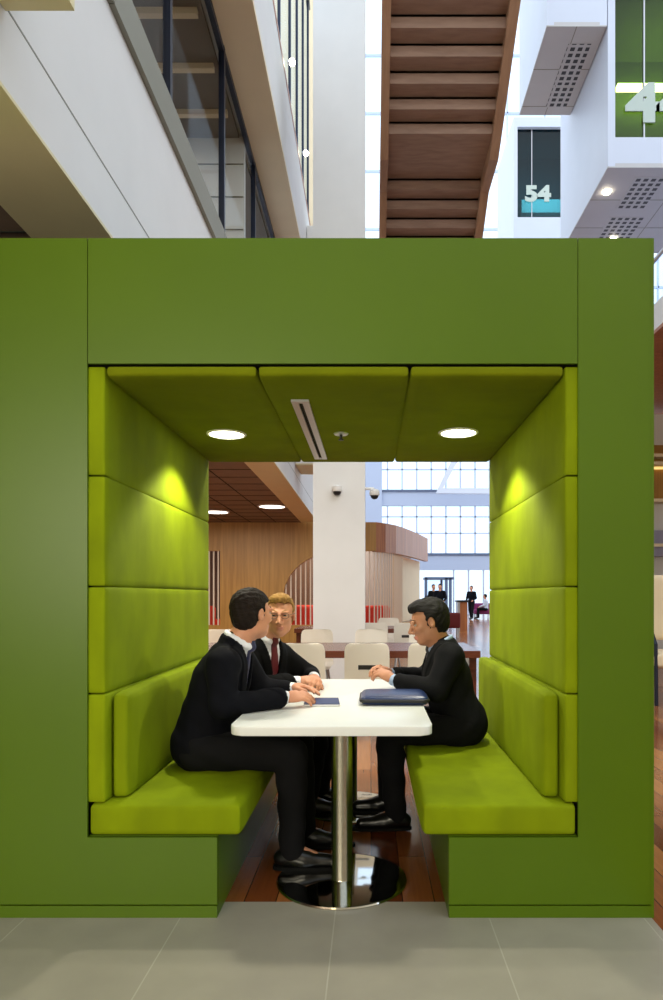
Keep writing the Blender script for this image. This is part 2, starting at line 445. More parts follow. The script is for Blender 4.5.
slats('slat_screen', 'white slats in the curved timber pavilion right of the white column', [p.x for p in pts], [p.y for p in pts], .56, lambda x: 2.31)
# inside the pavilion
struct('wall_pavilion', bx(-9, -.6, 20.0, 20.1, 0, 3.0), M['brown_int'])
struct('wall_pavilion_screen', bx(-.6, 1.2, 20.0, 20.1, 0, 3.0), M['frost'])
struct('ceiling_pavilion', bx(-9, .1, 15.96, 20, 2.9, 2.95), M['white'])
def armchair(x, y, rz, label):
    t = thing('armchair', label, 'armchair', (x, y, 0), 'red armchairs behind the slats', rz)
    obj('seat', cushion(-.33, .33, -.3, .33, .22, .45, .05), M['red'], t, True, True)
    obj('backrest', cushion(-.36, .36, .25, .42, .3, 1.0, .06), M['red'], t, True, True)
    for s in (-1, 1):
        obj('armrest', cushion(s*.36-.06, s*.36+.06, -.3, .3, .22, .66, .04), M['red'], t, True, True)
        for q in (-.25, .3): obj('leg', bx(s*.3-.02, s*.3+.02, q-.02, q+.02, 0, .24), M['silver'], t, local=True)
armchair(X_(292, 16.9), 16.9, math.pi+.2, 'red armchair behind arched slats, nearest the arch foot')
armchair(X_(310, 18.5), 18.5, math.pi-.2, 'red armchair behind arched slats, beside left edge of white column')
armchair(X_(374, 17.5), 17.5, math.pi+.1, 'red armchair behind curved slats, right of white column')
armchair(X_(204, 17.), 17., math.pi, 'red armchair behind the short slat row at far left')
# mezzanine ceiling lights (recessed discs)
for i, (u, v) in enumerate(((272, 506), (216, 511.5))):
    y = F*1.75/(V0-v); x = X_(u, y)
    t = thing('ceiling_light', ['round recessed light in dark ceiling, the right one near the beige beam', 'round recessed light in dark ceiling, cut by booth edge'][i], 'ceiling light', (x, y, 3.0))
    obj('frame', lathe(B(), [(.245, 0), (.245, -.02), (.28, -.02), (.28, 0)], (x, y, 3.0)), M['white'], t)
    obj('diffuser', lathe(B(), [(0, -.012), (.244, -.012), (.244, -.002)], (x, y, 3.0)), M['lampw'], t)

# --- security cameras on the column
def dome(x, y, z, label, arm=False):
    t = thing('security_camera', label, 'camera', (x, y, z))
    obj('housing', lathe(B(), [(0, .05), (.045, .05), (.068, .03), (.07, -.02), (.06, -.035), (0, -.035)], (x, y, z), 24), M['white'], t, True)
    obj('dome', lathe(B(), [(.055, -.035), (.05, -.06), (.03, -.08), (0, -.088)], (x, y, z), 24), M['dark'], t, True)
    if arm: obj('arm', tube(B(), [(cx1, y, z+.06), (x-.02, y, z+.06), (x, y, z+.04)], .02), M['white'], t)
    else: obj('bracket', bx(x-.03, x+.03, y, 9.0, z+.0, z+.05), M['white'], t)
dome(X_(337, 8.92), 8.92, Z_(489, 8.92), 'white dome security camera mounted on the front of the column')
dome(X_(374.5, 9.1), 9.1, Z_(493, 9.1), 'white dome security camera on an arm right of the column', True)

# ================================================================== FAR FACADE
YFc = 45.
fx = lambda u: X_(u, YFc)
fz = lambda v: Z_(v, YFc)
b_ = B()
box(b_, -14, 14, YFc, YFc+.5, fz(570), fz(555.5))          # beam over the entrance
box(b_, -14, 14, YFc, YFc+.5, fz(505.5), fz(491))          # band between the window rows
box(b_, -14, fx(382), YFc-.15, YFc+.45, 0, fz(420))
box(b_, -14, 14, YFc, YFc+.5, fz(425), fz(400))
struct('wall_far', b_, M['facade'])
for i, (v0, v1, rows) in enumerate(((553.5, 505.5, (516.5, 533)), (490, 425, (469, 448)))):
    w = struct('window_%d' % (i+2), bx(fx(382), 14, YFc+.2, YFc+.22, fz(v0), fz(v1)), M['glass_blue'])
    b_ = B()
    for k in range(16):
        u = 387.6+k*14.65; box(b_, fx(u)-.05, fx(u)+.05, YFc+.1, YFc+.3, fz(v0), fz(v1))
    for v in rows: box(b_, fx(382), 14, YFc+.1, YFc+.3, fz(v)-.04, fz(v)+.04)
    obj('window_frame', b_, M['frame_pale'], w)
    obj('sill', bx(fx(382), 14, YFc-.1, YFc+.3, fz(v0)-.12, fz(v0)+.02), M['frame_mid'], w)
w = struct('window_4', bx(fx(420), 14, YFc+.2, YFc+.22, 0, fz(570)), M['glass_blue'])
b_ = B()
for k in range(8): box(b_, fx(454+k*15)-.05, fx(454+k*15)+.05, YFc+.1, YFc+.3, 0, fz(570))
obj('window_frame', b_, M['frame_pale'], w)
# slanted white beam in front of the top windows
b_ = B(); Ys = 43.
prism(b_, [(X_(u, Ys), Z_(v, Ys)) for u, v in ((436, 493), (452, 460), (470, 440), (476, 440), (456, 464), (443, 488), (560, 488), (560, 494))], 'y', Ys, Ys+.4)
struct('trim_7', b_, M['white_cool'])
# upper curtain wall seen between column and stair (tall, pale blue)
w = struct('window_5', bx(-14, 24, YFc+1, YFc+1.05, fz(400), 44), M['glass_blue'])
b_ = B()
for k in range(15): box(b_, -14+k*2.6-.04, -14+k*2.6+.04, YFc+.9, YFc+1.1, fz(400), 44)
for k in range(8): box(b_, -14, 24, YFc+.9, YFc+1.1, fz(400)+k*4, fz(400)+k*4+.12)
obj('window_frame', b_, M['frame_pale'], w)
# revolving door lobby
Yd = 42.
d = struct('door_1', B(), M['frame_pale'])
b_ = B()
for u in (426, 446.5, 450.5): box(b_, X_(u, Yd)-.09, X_(u, Yd)+.09, Yd, Yd+.18, 0, Z_(578, Yd))
for u in (428, 444): box(b_, X_(u, Yd)-.07, X_(u, Yd)+.07, Yd+1.4, Yd+1.6, 0, Z_(578, Yd))
box(b_, X_(425, Yd), X_(454, Yd), Yd, Yd+1.6, Z_(579.5, Yd), Z_(577, Yd))
box(b_, X_(425, Yd), X_(448, Yd), Yd, Yd+.18, Z_(596, Yd)-.05, Z_(596, Yd)+.02)
obj('door_frame', b_, M['frame_mid'], d)
obj('pane', bx(X_(427, Yd), X_(446, Yd), Yd+.08, Yd+.1, .05, Z_(580, Yd)), M['glass_blue'], d)

# podium, sofa
Yp = 23.8
p = thing('podium', 'slim timber podium with dark top beside the entrance walkway', 'podium', (X_(463, Yp), Yp, 0))
obj('body', bx(X_(458, Yp), X_(467.5, Yp), Yp, Yp+.5, 0, 1.03), M['oak_red'], p)
obj('side_panel', bx(X_(457.6, Yp), X_(460, Yp), Yp-.02, Yp+.5, 0, 1.03), M['silver'], p)
obj('top', bx(X_(457, Yp), X_(469, Yp), Yp-.04, Yp+.55, 1.03, 1.10), M['dark'], p)
Yq = 36.5
s = thing('sofa', 'low purple sofa near the far windows beside the booth edge', 'sofa', (X_(483, Yq), Yq, 0))
x0, x1 = X_(475, Yq), X_(492, Yq)
obj('seat', cushion(x0, x1, Yq, Yq+.7, .25, .5, .06), M['purple'], s, True)
obj('backrest', cushion(x0, x1, Yq+.6, Yq+.85, .3, .85, .06), M['purple'], s, True)
for x in (x0+.08, x1-.08):
    for y in (Yq+.08, Yq+.75): obj('leg', bx(x-.03, x+.03, y-.03, y+.03, 0, .27), M['silver'], s)

# ================================================================== STAIR
st = thing('staircase', 'brown open flight of stairs seen from below above the booth', 'staircase', (1.15, 12, 8))
sx0, sx1 = .16, 2.145
zz = []
def flight(y, z, n, run=.28, rise=.196):
    global zz
    for _ in range(n):
        zz.append((y, z)); zz.append((y, z-rise)); y += run; z -= rise
    zz.append((y, z)); return y, z
y, z = flight(8.15, 11.0, 11)
zz.append((y+.9, z)); y, z = flight(y+.9, z, 10)
b_ = B()
lo = zz; hi = [(q[0], q[1]+.16) for q in zz][::-1]
prism(b_, lo+hi, 'x', sx0+.12, sx1-.12)
obj('steps', b_, M['stair'], st)
prof = [(8.15, 10.75), (8.15+11*.28, 10.75-11*.196), (8.15+11*.28+.9, 10.75-11*.196), (y, z-.25), (y, z+.4), (8.15+11*.28+.9, 10.75-11*.196+.65), (8.15+11*.28, 10.75-11*.196+.65), (8.15, 11.4)]
for a, b in ((sx0, sx0+.13), (sx1-.15, sx1)):
    obj('stringer', prism(B(), prof, 'x', a, b), M['stair_edge'], st)
obj('landing', bx(sx0, sx1, y, y+1.6, z-.3, z), M['stair'], st)
for a in (sx0+.05, sx1-.07):
    b_ = B()
    P = [(8.15, 11.4), (8.15+11*.28, 11.4-11*.196), (8.15+11*.28+.9, 11.4-11*.196), (y, z+.4)]
    prism(b_, P+[(q[0], q[1]+.9) for q in P[::-1]], 'x', a, a+.015); obj('glass_guard', b_, M['glass'], st)

# ================================================================== OFFICE PODS (white boxes projecting into the atrium)
gridmat = bpy.data.materials.new('perforated_panel'); gridmat.use_nodes = True
_n = gridmat.node_tree; _t = _n.nodes.new('ShaderNodeTexCoord'); _b = _n.nodes.new('ShaderNodeTexBrick'); _b.offset = 0
_b.inputs['Scale'].default_value = 1; _b.inputs['Brick Width'].default_value = .13; _b.inputs['Row Height'].default_value = .13; _b.inputs['Mortar Size'].default_value = .026; _b.inputs['Mortar Smooth'].default_value = 0
_b.inputs['Color1'].default_value = _b.inputs['Color2'].default_value = (.03, .03, .035, 1); _b.inputs['Mortar'].default_value = lin((190, 188, 188))
_n.links.new(_t.outputs['Object'], _b.inputs['Vector']); _n.links.new(_b.outputs['Color'], _n.nodes['Principled BSDF'].inputs['Base Color'])
def pod(label, x0, x1, y0, y1, z0, z1, gz0, gx0, gm, inm, digits=None, grilles=(), lamps=(), front=True):
    t = thing('office_pod', label, 'office pod', ((x0+x1)/2, y0, z0))
    th = .12
    b_ = B()
    box(b_, x0, x0+th, y0, y1, z0, z1); box(b_, x1-th, x1, y0, y1, z0, z1)
    box(b_, x0+th, x1-th, y0, y1, z1-.3, z1); box(b_, x0+th, x1-th, y1-th, y1, z0, z1-.3)
    obj('casing', b_, M['white_cool'], t)
    obj('soffit', bx(x0+.001, x1-.001, y0+.001, y1, z0-.02, z0+.05), M['grey_soffit'], t)
    b_ = B()
    for x in (x0+(x1-x0)*.5,): box(b_, x-.006, x+.006, y0, y1, z0-.024, z0-.02)
    for k in range(1, int((y1-y0)/.9)+1): box(b_, x0, x1, y0+k*.9-.006, y0+k*.9+.006, z0-.024, z0-.02)
    obj('panel_joint', b_, M['ledge'], t)
    if front:
        obj('front_panel', bx(x0+th, x1-th, y0, y0+.1, z0+.05, gz0), M['white_cool'], t)
        obj('pane', bx(gx0, x1-th, y0+.12, y0+.14, gz0, z1-.3), gm, t)
        b_ = B()
        for x in [gx0+.01] + [gx0 + .55 + k*1.25 for k in range(int((x1-gx0-.6)/1.25)+1)]: box(b_, x-.012, x+.012, y0+.1, y0+.15, gz0, z1-.3)
        obj('mullion', b_, M['silver'], t)
        b_ = B(); box(b_, x0+th+.01, x1-th, y0+1.5, y0+1.55, z0+.05, z1-.3)
        box(b_, x0+th+.001, x0+th+.02, y0+.2, y0+1.5, z0+.05, z1-.3); box(b_, x0+th, x1-th, y0+.15, y0+1.5, z1-.34, z1-.3)
        obj('lining', b_, inm, t)
    else:
        obj('front_panel', bx(x0+th, x1-th, y0, y0+.1, z0+.05, z1-.3), M['white_cool'], t)
    if digits:
        s, u, v0, v1, Yd_ = digits
        h = (v0-v1)*Yd_/F; Yd_ = y0+.09
        bm = text_bm(s, h/.69, .035*h/.5, .01)
        Mx = Matrix.Translation((X_(u, Yd_), Yd_, Z_(v0, Yd_))) @ Matrix.Rotation(math.pi/2, 4, 'X') @ Matrix.Diagonal((1.22, 1, 1, 1))
        bmesh.ops.transform(bm, matrix=Mx, verts=bm.verts); obj('number', bm, M['digit'], t)
    for (gx, gy, nx, ny) in grilles:
        obj('grille', bx(gx, gx+nx*.13, gy, gy+ny*.13, z0-.026, z0-.0195), gridmat, t)
    for (lx, ly) in lamps:
        o = obj('spot_lamp', lathe(B(), [(.06, -.05), (.06, -.015), (.045, -.05), (.0, -.06)], (lx, ly, z0), 16), M['spark'], t)
    return t
P1 = pod('white pod with green glass front numbered 44, top right', 3.909, 6.6, 11.0, 13.75, 8.34, 11.6, Z_(137, 11), X_(610.5, 11.14), M['glass_green'], M['pod_in'],
    ('44', 627.5, 120, 85, 11.09), [(4.45, 11.25, 4, 7), (4.45, 12.45, 5, 8)], [(4.12, 11.65), (4.78, 13.17)])
obj('strip_light', bx(X_(617, 12.2), 6.2, 12.15, 12.25, Z_(90, 12.2), Z_(85, 12.2)), M['strip'], P1)
obj('desk', bx(4.3, 6.4, 11.9, 12.4, 8.9, 8.96), M['frame_pale'], P1)
pod('white pod with perforated grey underside above the stair, top right', 2.90, 3.895, 11.0, 13.03, 10.67, 13.4, 11, 3, M['glass'], M['white'],
    None, [(3.36, 11.35, 3, 7), (3.36, 12.3, 3, 4)], [], False)
P3 = pod('farther white pod with teal glass front numbered 54', X_(497.5, 23.7), 7.6, 21.0, 23.7, Z_(238, 21)-.3, Z_(117, 21), Z_(217, 21), X_(514.5, 21.1), M['glass_teal'], M['pod_in2'],
    ('54', 525, 200.5, 186, 21.09), [], [])
obj('desk', bx(X_(521, 21.8), 7.2, 21.7, 22.1, Z_(211, 21.8)-.1, Z_(201, 21.8)), M['white'], P3)

# ================================================================== RIGHT SIDE BEHIND THE BOOTH
XR = 4.
struct('wall_right_fascia', bx(XR, XR+.3, 4, 18, 5.0, 5.37), M['white'])
struct('ceiling_right', bx(XR, 9, 4, 18, 4.95, 5.0), M['oak_red'])
rb = thing('glass_balustrade', 'blue glass balustrade on right gallery beside the booth top corner', 'balustrade', (XR, 14, 5.37))
obj('pane', bx(XR+.1, XR+.115, 4, 18, 5.37, 6.1), M['glass_blue'], rb)
obj('handrail', tube(B(), [(XR+.1, 4, 6.1), (XR+.1, 18, 6.1)], .03), M['silver'], rb)
struct('floor_right_gallery', bx(XR+.3, 9, 4, 18, 5.0, 5.3), M['lav'])
struct('wall_right_upper', bx(9, 9.2, 4, 18, 5.0, 8.2), M['lav'])
struct('wall_right', bx(7.6, 7.75, 4, 18, 0, 4.95), M['white'])
sh = thing('shelf_unit', 'dark wall shelving with warm lit shelves right of the booth', 'shelf', (5.5, 12.8, 0))
Ysh = 13.
obj('back_panel', bx(5.3, 7.2, Ysh+.3, Ysh+.35, 0, Z_(410, Ysh)), M['white'], sh)
obj('cabinet', bx(5.36, 7.14, Ysh+.05, Ysh+.29, Z_(556, Ysh), Z_(530, Ysh)), M['lav'], sh)
obj('shelf_light', bx(5.36, 7.14, Ysh+.2, Ysh+.24, Z_(467, Ysh), Z_(465, Ysh)), M['warmstrip'], sh)
obj('timber_back', bx(5.36, 7.14, Ysh+.26, Ysh+.298, Z_(500, Ysh), Z_(442, Ysh)), M['oak'], sh)
for v in (455, 463, 500, 545): obj('shelf', bx(5.3, 7.2, Ysh, Ysh+.3, Z_(v, Ysh)-.03, Z_(v, Ysh)+.03), M['bulk'], sh)
for x in (5.3, 7.15): obj('side_panel', bx(x, x+.05, Ysh, Ysh+.3, 0, Z_(415, Ysh)), M['dark'], sh)
# pale lounge chair at the right edge of the booth
lc = thing('lounge_chair', 'pale lounge chair with steel tube frame right of the booth', 'lounge chair', (X_(664, 8), 8, 0))
lx = X_(664, 8)
obj('backrest', cushion(lx-.3, lx+.4, 8.1, 8.25, .72, 1.5, .05), M['bulk'], lc, True)
obj('seat', cushion(lx-.3, lx+.4, 7.6, 8.2, .42, .6, .05), M['bulk'], lc, True)
for s in (lx-.26, lx+.36):
    obj('leg', tube(B(), [(s, 7.6, 0), (s, 7.62, .7), (s, 7.75, .86), (s, 8.2, .9)], .022), M['frame'], lc)
    obj('leg', tube(B(), [(s, 8.25, 0), (s, 8.2, .9)], .022), M['frame'], lc)
# ================================================================== THE BOOTH
XI0, XI1 = -1.102, .805        # opening
ZO, ZT = 2.150, 2.64
XBL, XBR = -.598, .303         # faces of the bench bases
XE = 1.087
ZS = .315                      # bottom of seat cushions
bo = thing('meeting_booth', 'green panelled meeting booth with lime padded niche around the table', 'booth', (0, YF, 0))
g = .003
pl = [(-3.4, .052), (XBL, .052), (XBL, ZS-g), (XI0, ZS-g), (XI0, ZT), (-3.4, ZT)]
obj('front_panel', prism(B(), pl, 'y', YF, YF+.012), M['paint'], bo)
obj('front_panel', prism(B(), [(XI0+g, ZO+g), (XI1-g, ZO+g), (XI1-g, ZT), (XI0+g, ZT)], 'y', YF, YF+.012), M['paint'], bo)
obj('front_panel', prism(B(), [(XBR, .052), (XE, .052), (XE, ZT), (XI1, ZT), (XI1, ZS-g), (XBR, ZS-g)], 'y', YF, YF+.012), M['paint'], bo)
b_ = B()
box(b_, -3.4, XBL, YF, YF+.02, 0, .046); box(b_, XBR, XE, YF, YF+.02, 0, .046)
obj('plinth', b_, M['paint'], bo)
b_ = B()
box(b_, -3.4, XI0-.012, YF+.021, YB, 0, ZT-.004); box(b_, XI1+.012, XE, YF+.021, YB, 0, ZT-.004)
box(b_, XI0-.012, XI1+.012, YF+.021, YB, ZO+.004, ZT-.004)
obj('shell', b_, M['groove'], bo)
b_ = B(); box(b_, XE-.001, XE+.012, YF, YB, 0, ZT); obj('end_panel', b_, M['paint'], bo)
b_ = B(); box(b_, -3.4, XE+.012, YB, YB+.02, ZO, ZT); box(b_, -3.4, XI0, YB, YB+.02, 0, ZO); box(b_, XI1, XE+.012, YB, YB+.02, 0, ZO)
obj('rear_panel', b_, M['paint'], bo)
rows = [2.148, 1.72, 1.287, .868, .442]
for (a, b) in ((XI0-.010, -1.036), (.755, XI1+.010)):
    for z1, z0 in zip(rows, rows[1:]):
        obj('wall_cushion', cushion(a, b, YF+.0125, YB-.002, z0+.001, z1-.001, .010, .004), M['velvet'], bo, True)
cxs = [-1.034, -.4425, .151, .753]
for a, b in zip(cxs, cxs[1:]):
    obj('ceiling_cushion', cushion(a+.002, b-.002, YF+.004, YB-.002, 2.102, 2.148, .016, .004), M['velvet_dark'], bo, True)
# benches
for i, (s, w, fr, bk) in enumerate(((XBL, XI0, -.505, -1.034), (XBR, XI1, .2, .753))):
    t = thing('booth_bench', ['lime padded bench on left of booth where two men sit', 'lime padded bench on right of booth where one man sits'][i], 'bench', ((s+w)/2, (YF+YB)/2, 0))
    obj('base', bx(s, w, YF+.022, YB, .0, ZS-.001), M['paint'], t)
    x0, x1 = sorted((fr, w + (.004 if i == 0 else -.004)))
    obj('seat_cushion', cushion(x0, x1, YF+.002, YB, ZS, .442, .022, .006), M['velvet'], t, True)
    d = .07 if i == 0 else -.07
    b_ = cushion(min(bk, bk+d), max(bk, bk+d), 2.655, YB-.005, .444, .862, .022, .006)
    obj('back_cushion', b_, M['velvet'], t, True)
# lights, vent and sprinkler in the booth ceiling
ZC = 2.098
for i, (u, v) in enumerate(((226.5, 434), (458.5, 432.5))):
    y = F*(ZC-H)/(V0-v); x = X_(u, y)
    t = thing('ceiling_light', ['round recessed downlight over the left bench in padded booth ceiling', 'round recessed downlight over the right bench in padded booth ceiling'][i], 'ceiling light', (x, y, ZC))
    obj('frame', lathe(B(), [(.09, .004), (.09, -.006), (.102, -.004), (.104, .004)], (x, y, ZC)), M['white'], t, True)
    obj('diffuser', lathe(B(), [(0, -.002), (.089, -.002), (.089, .003)], (x, y, ZC)), M['lamp'], t)
    ld = bpy.data.lights.new('downlight', 'SPOT'); lo_ = bpy.data.objects.new('downlight', ld); COL.objects.link(lo_)
    lo_.location = (x, y, ZC-.02); ld.energy = 55; ld.color = (1, .95, .78); ld.spot_size = math.radians(124); ld.spot_blend = .35; ld.shadow_soft_size = .05
t = thing('air_vent', 'long silver slot air vent in the middle booth ceiling panel', 'vent', (-.307, 3.5, ZC))
x0, x1, y0, y1 = -.346, -.269, 2.88, 4.10
b_ = B(); box(b_, x0, x0+.03, y0, y1, ZC-.008, ZC+.003); box(b_, x1-.03, x1, y0, y1, ZC-.008, ZC+.003); box(b_, x0+.03, x1-.03, y0, y0+.03, ZC-.008, ZC+.003); box(b_, x0+.03, x1-.03, y1-.03, y1, ZC-.008, ZC+.003)
obj('frame', b_, M['silver'], t)
obj('slot', bx(x0+.03, x1-.03, y0+.03, y1-.03, ZC-.002, ZC+.003), M['black'], t)
y = F*(ZC-H)/(V0-433.5); x = X_(341, y)
t = thing('sprinkler', 'small round sprinkler beside the slot vent in booth ceiling', 'sprinkler', (x, y, ZC))
obj('plate', lathe(B(), [(0, -.006), (.035, -.006), (.04, .003)], (x, y, ZC), 24), M['silver'], t)
obj('nozzle', lathe(B(), [(0, -.035), (.014, -.035), (.014, -.03), (.006, -.028), (.008, -.005)], (x, y, ZC), 16), M['dark'], t)

# ================================================================== THE TABLE
TX0, TX1, TY0, TY1, TZ = -.572, .250, 2.682, 4.215, .7245
tb = thing('pedestal_table', 'white rectangular pedestal table between the two lime benches', 'table', ((TX0+TX1)/2, (TY0+TY1)/2, 0))
def rrect(x0, x1, y0, y1, r, n=6):
    o = []
    for cx, cy, a0 in ((x1-r, y1-r, 0), (x0+r, y1-r, 90), (x0+r, y0+r, 180), (x1-r, y0+r, 270)):
        for k in range(n+1):
            a = math.radians(a0+90*k/n); o.append((cx+r*math.cos(a), cy+r*math.sin(a)))
    return o
bm = prism(B(), rrect(TX0, TX1, TY0, TY1, .05), 'z', TZ-.038, TZ)
es = [e for e in bm.edges if abs(e.verts[0].co.z-e.verts[1].co.z) < 1e-6]
bmesh.ops.bevel(bm, geom=es, offset=.006, segments=3, profile=.5, affect='EDGES')
obj('tabletop', bm, M['white_top'], tb, True)
TC = -.128
for y in (2.934, 3.95):
    obj('column', lathe(B(), [(0, .012), (.049, .012), (.047, .016), (.047, TZ-.04), (0, TZ-.04)], (TC, y, 0), 40), M['steel'], tb, True)
    obj('base_plate', lathe(B(), [(0, 0), (.284, 0), (.286, .004), (.283, .01), (.27, .012), (0, .013)], (TC, y, 0), 72), M['chrome'], tb, True)

# things on the table
nx0, nx1 = X_(318, 3.27), X_(338, 3.27)
def quad_slab(pts, z0, z1): return prism(B(), pts, 'z', z0, z1)
npd = thing('notepad', 'closed dark blue notebook lying flat on the white table by clasped hands', 'notebook', (-.21, 3.26, TZ))
pp = [(-.32, 3.17), (-.148, 3.17), (-.165, 3.37), (-.33, 3.37)]
obj('pages', quad_slab([(x*.98-.004, y) for x, y in pp], TZ+.002, TZ+.009), M['paper'], npd)
obj('cover', quad_slab(pp, TZ+.009, TZ+.012), M['note'], npd)
# padded document case
cs = thing('document_case', 'flat padded blue and black document case on the table before the right man', 'case', (.14, 3.2, TZ))
bm = cushion(-.045, .272, 3.19, 3.45, TZ+.001, TZ+.045, .02, .006)
obj('body', bm, M['case'], cs, True)
b_ = tube(B(), [(x, y, TZ+.022) for x, y in rrect(-.048, .275, 3.187, 3.453, .025)]+[(.275, 3.43, TZ+.022)], .009, 8)
obj('zip_edge', b_, M['case_edge'], cs, True)

# ================================================================== TABLES AND CHAIRS BEHIND
def long_table(x0, x1, y0, y1, label):
    t = thing('long_table', label, 'table', ((x0+x1)/2, (y0+y1)/2, 0))
    obj('tabletop', bx(x0, x1, y0, y1, .672, .74, bev=.004), M['table_wood'], t)
    for x in (x0+.02, (x0+x1)/2, x1-.09):
        obj('leg', bx(x, x+.07, y0+.12, y1-.12, 0, .672), M['table_wood'], t)
    return t
long_table(-2.6, 1.02, 6.2, 7.3, 'long dark red timber table behind the booth, nearer of two')
long_table(-1.2, 1.15, 10.4, 11.4, 'long dark red timber table behind the booth, farther beyond the column')
def make_chair():
    t = thing('shell_chair', 'x', 'chair')
    # one-piece shell: profile from seat front to back top (y forward = -)
    prof = [(.22, .415), (.2, .44), (.12, .45), (0, .445), (-.12, .445), (-.175, .47), (-.2, .53), (-.2150, .630), (-.2205, .672), (-.225, .72), (-.232, .79), (-.2345, .825), (-.236, .842), (-.237, .851), (-.2373, .854)]
    wid = [.17, .19, .2, .2, .2, .195, .19, .19, .19, .19, .188, .180, .168, .150, .125]
    bm = B(); n = 10; rows = []
    for (y, z), w in zip(prof, wid):
        rows.append([bm.verts.new((w*(2*k/n-1), y + (.03*(2*k/n-1)**2 if z > .5 else 0), z + (.012*(2*k/n-1)**2 if z < .5 else 0))) for k in range(n+1)])
    for i, (a, b) in enumerate(zip(rows, rows[1:])):
        for k in range(n):
            if i == 7 and 3 <= k <= 6: continue        # handle slot
            bm.faces.new((a[k], a[k+1], b[k+1], b[k]))
    bmesh.ops.solidify(bm, geom=list(bm.faces), thickness=.012)
    o = obj('shell', bm, M['chair'], t, True, True)
    ins = obj('slot_plate', bx(-.074, .074, -.2085, -.2055, .632, .670, bev=.001), M['dark'], t, False, True); ins['label'] = 'dark plate closing the handle slot'  # added plate, stands in for the dark view through the open slot
    for sx in (-1, 1):
        for sy in (-1, 1):
            obj('leg', tube(B(), [(sx*.13, sy*.12, .44), (sx*.19, sy*.2, .0)], .011), M['silver'], t, True, True)
    return t
ch0 = make_chair(); used = False
def chair(x, y, rz, label, g):
    global used
    c = copy_tree(ch0) if used else ch0
    used = True
    c.location = (x, y, 0); c.rotation_euler = (0, 0, rz); tag(c, label, 'chair', g)
g1, g2, g3 = 'white chairs on near side of the long table', 'white chairs on far side of the long table', 'white chairs at the farther table'
chair(-.034, 5.8, 0, 'white shell chair with handle slot, directly behind the end of the booth table', g1)
chair(-.575, 5.8, 0, 'white shell chair behind the blond man\'s clasped hands', g1)
chair(.50, 5.8, 0, 'white shell chair partly hidden behind the right man\'s face', g1)
chair(-1.12, 5.8, 0, 'white shell chair on near side, behind the two left men', g1)
chair(-.64, 7.7, math.pi, 'white shell chair across the long table, against the base of the column', g2)
chair(.0, 7.7, math.pi, 'white shell chair across the long table, at right edge of column', g2)
chair(.64, 7.7, math.pi, 'white shell chair across the long table, behind the right man\'s forehead', g2)
chair(-1.78, 7.7, math.pi, 'white shell chair across the long table, beside left booth edge', g2)
chair(.06, 10.1, 0, 'white shell chair at the farther table, beside the column', g3)
chair(.53, 10.1, 0, 'white shell chair at the farther table, left of the right man\'s hair', g3)
chair(.32, 11.9, math.pi, 'white shell chair on the far side of the farther table', g3)
chair(.95, 11.9, math.pi, 'white shell chair at far right end of the farther table', g3)
rc = thing('armchair', 'dark red chair back just behind the right man\'s head', 'chair', (X_(451, 20), 20, 0))
xx = X_(451, 20)
obj('seat', cushion(xx-.25, xx+.25, 19.8, 20.3, .3, .45, .05), M['darkred'], rc, True)
obj('backrest', cushion(xx-.25, xx+.25, 19.75, 19.85, .3, .75, .04), M['darkred'], rc, True)
for sx in (-.2, .2):
    for yy in (19.85, 20.25): obj('leg', bx(xx+sx-.02, xx+sx+.02, yy-.02, yy+.02, 0, .31), M['silver'], rc)
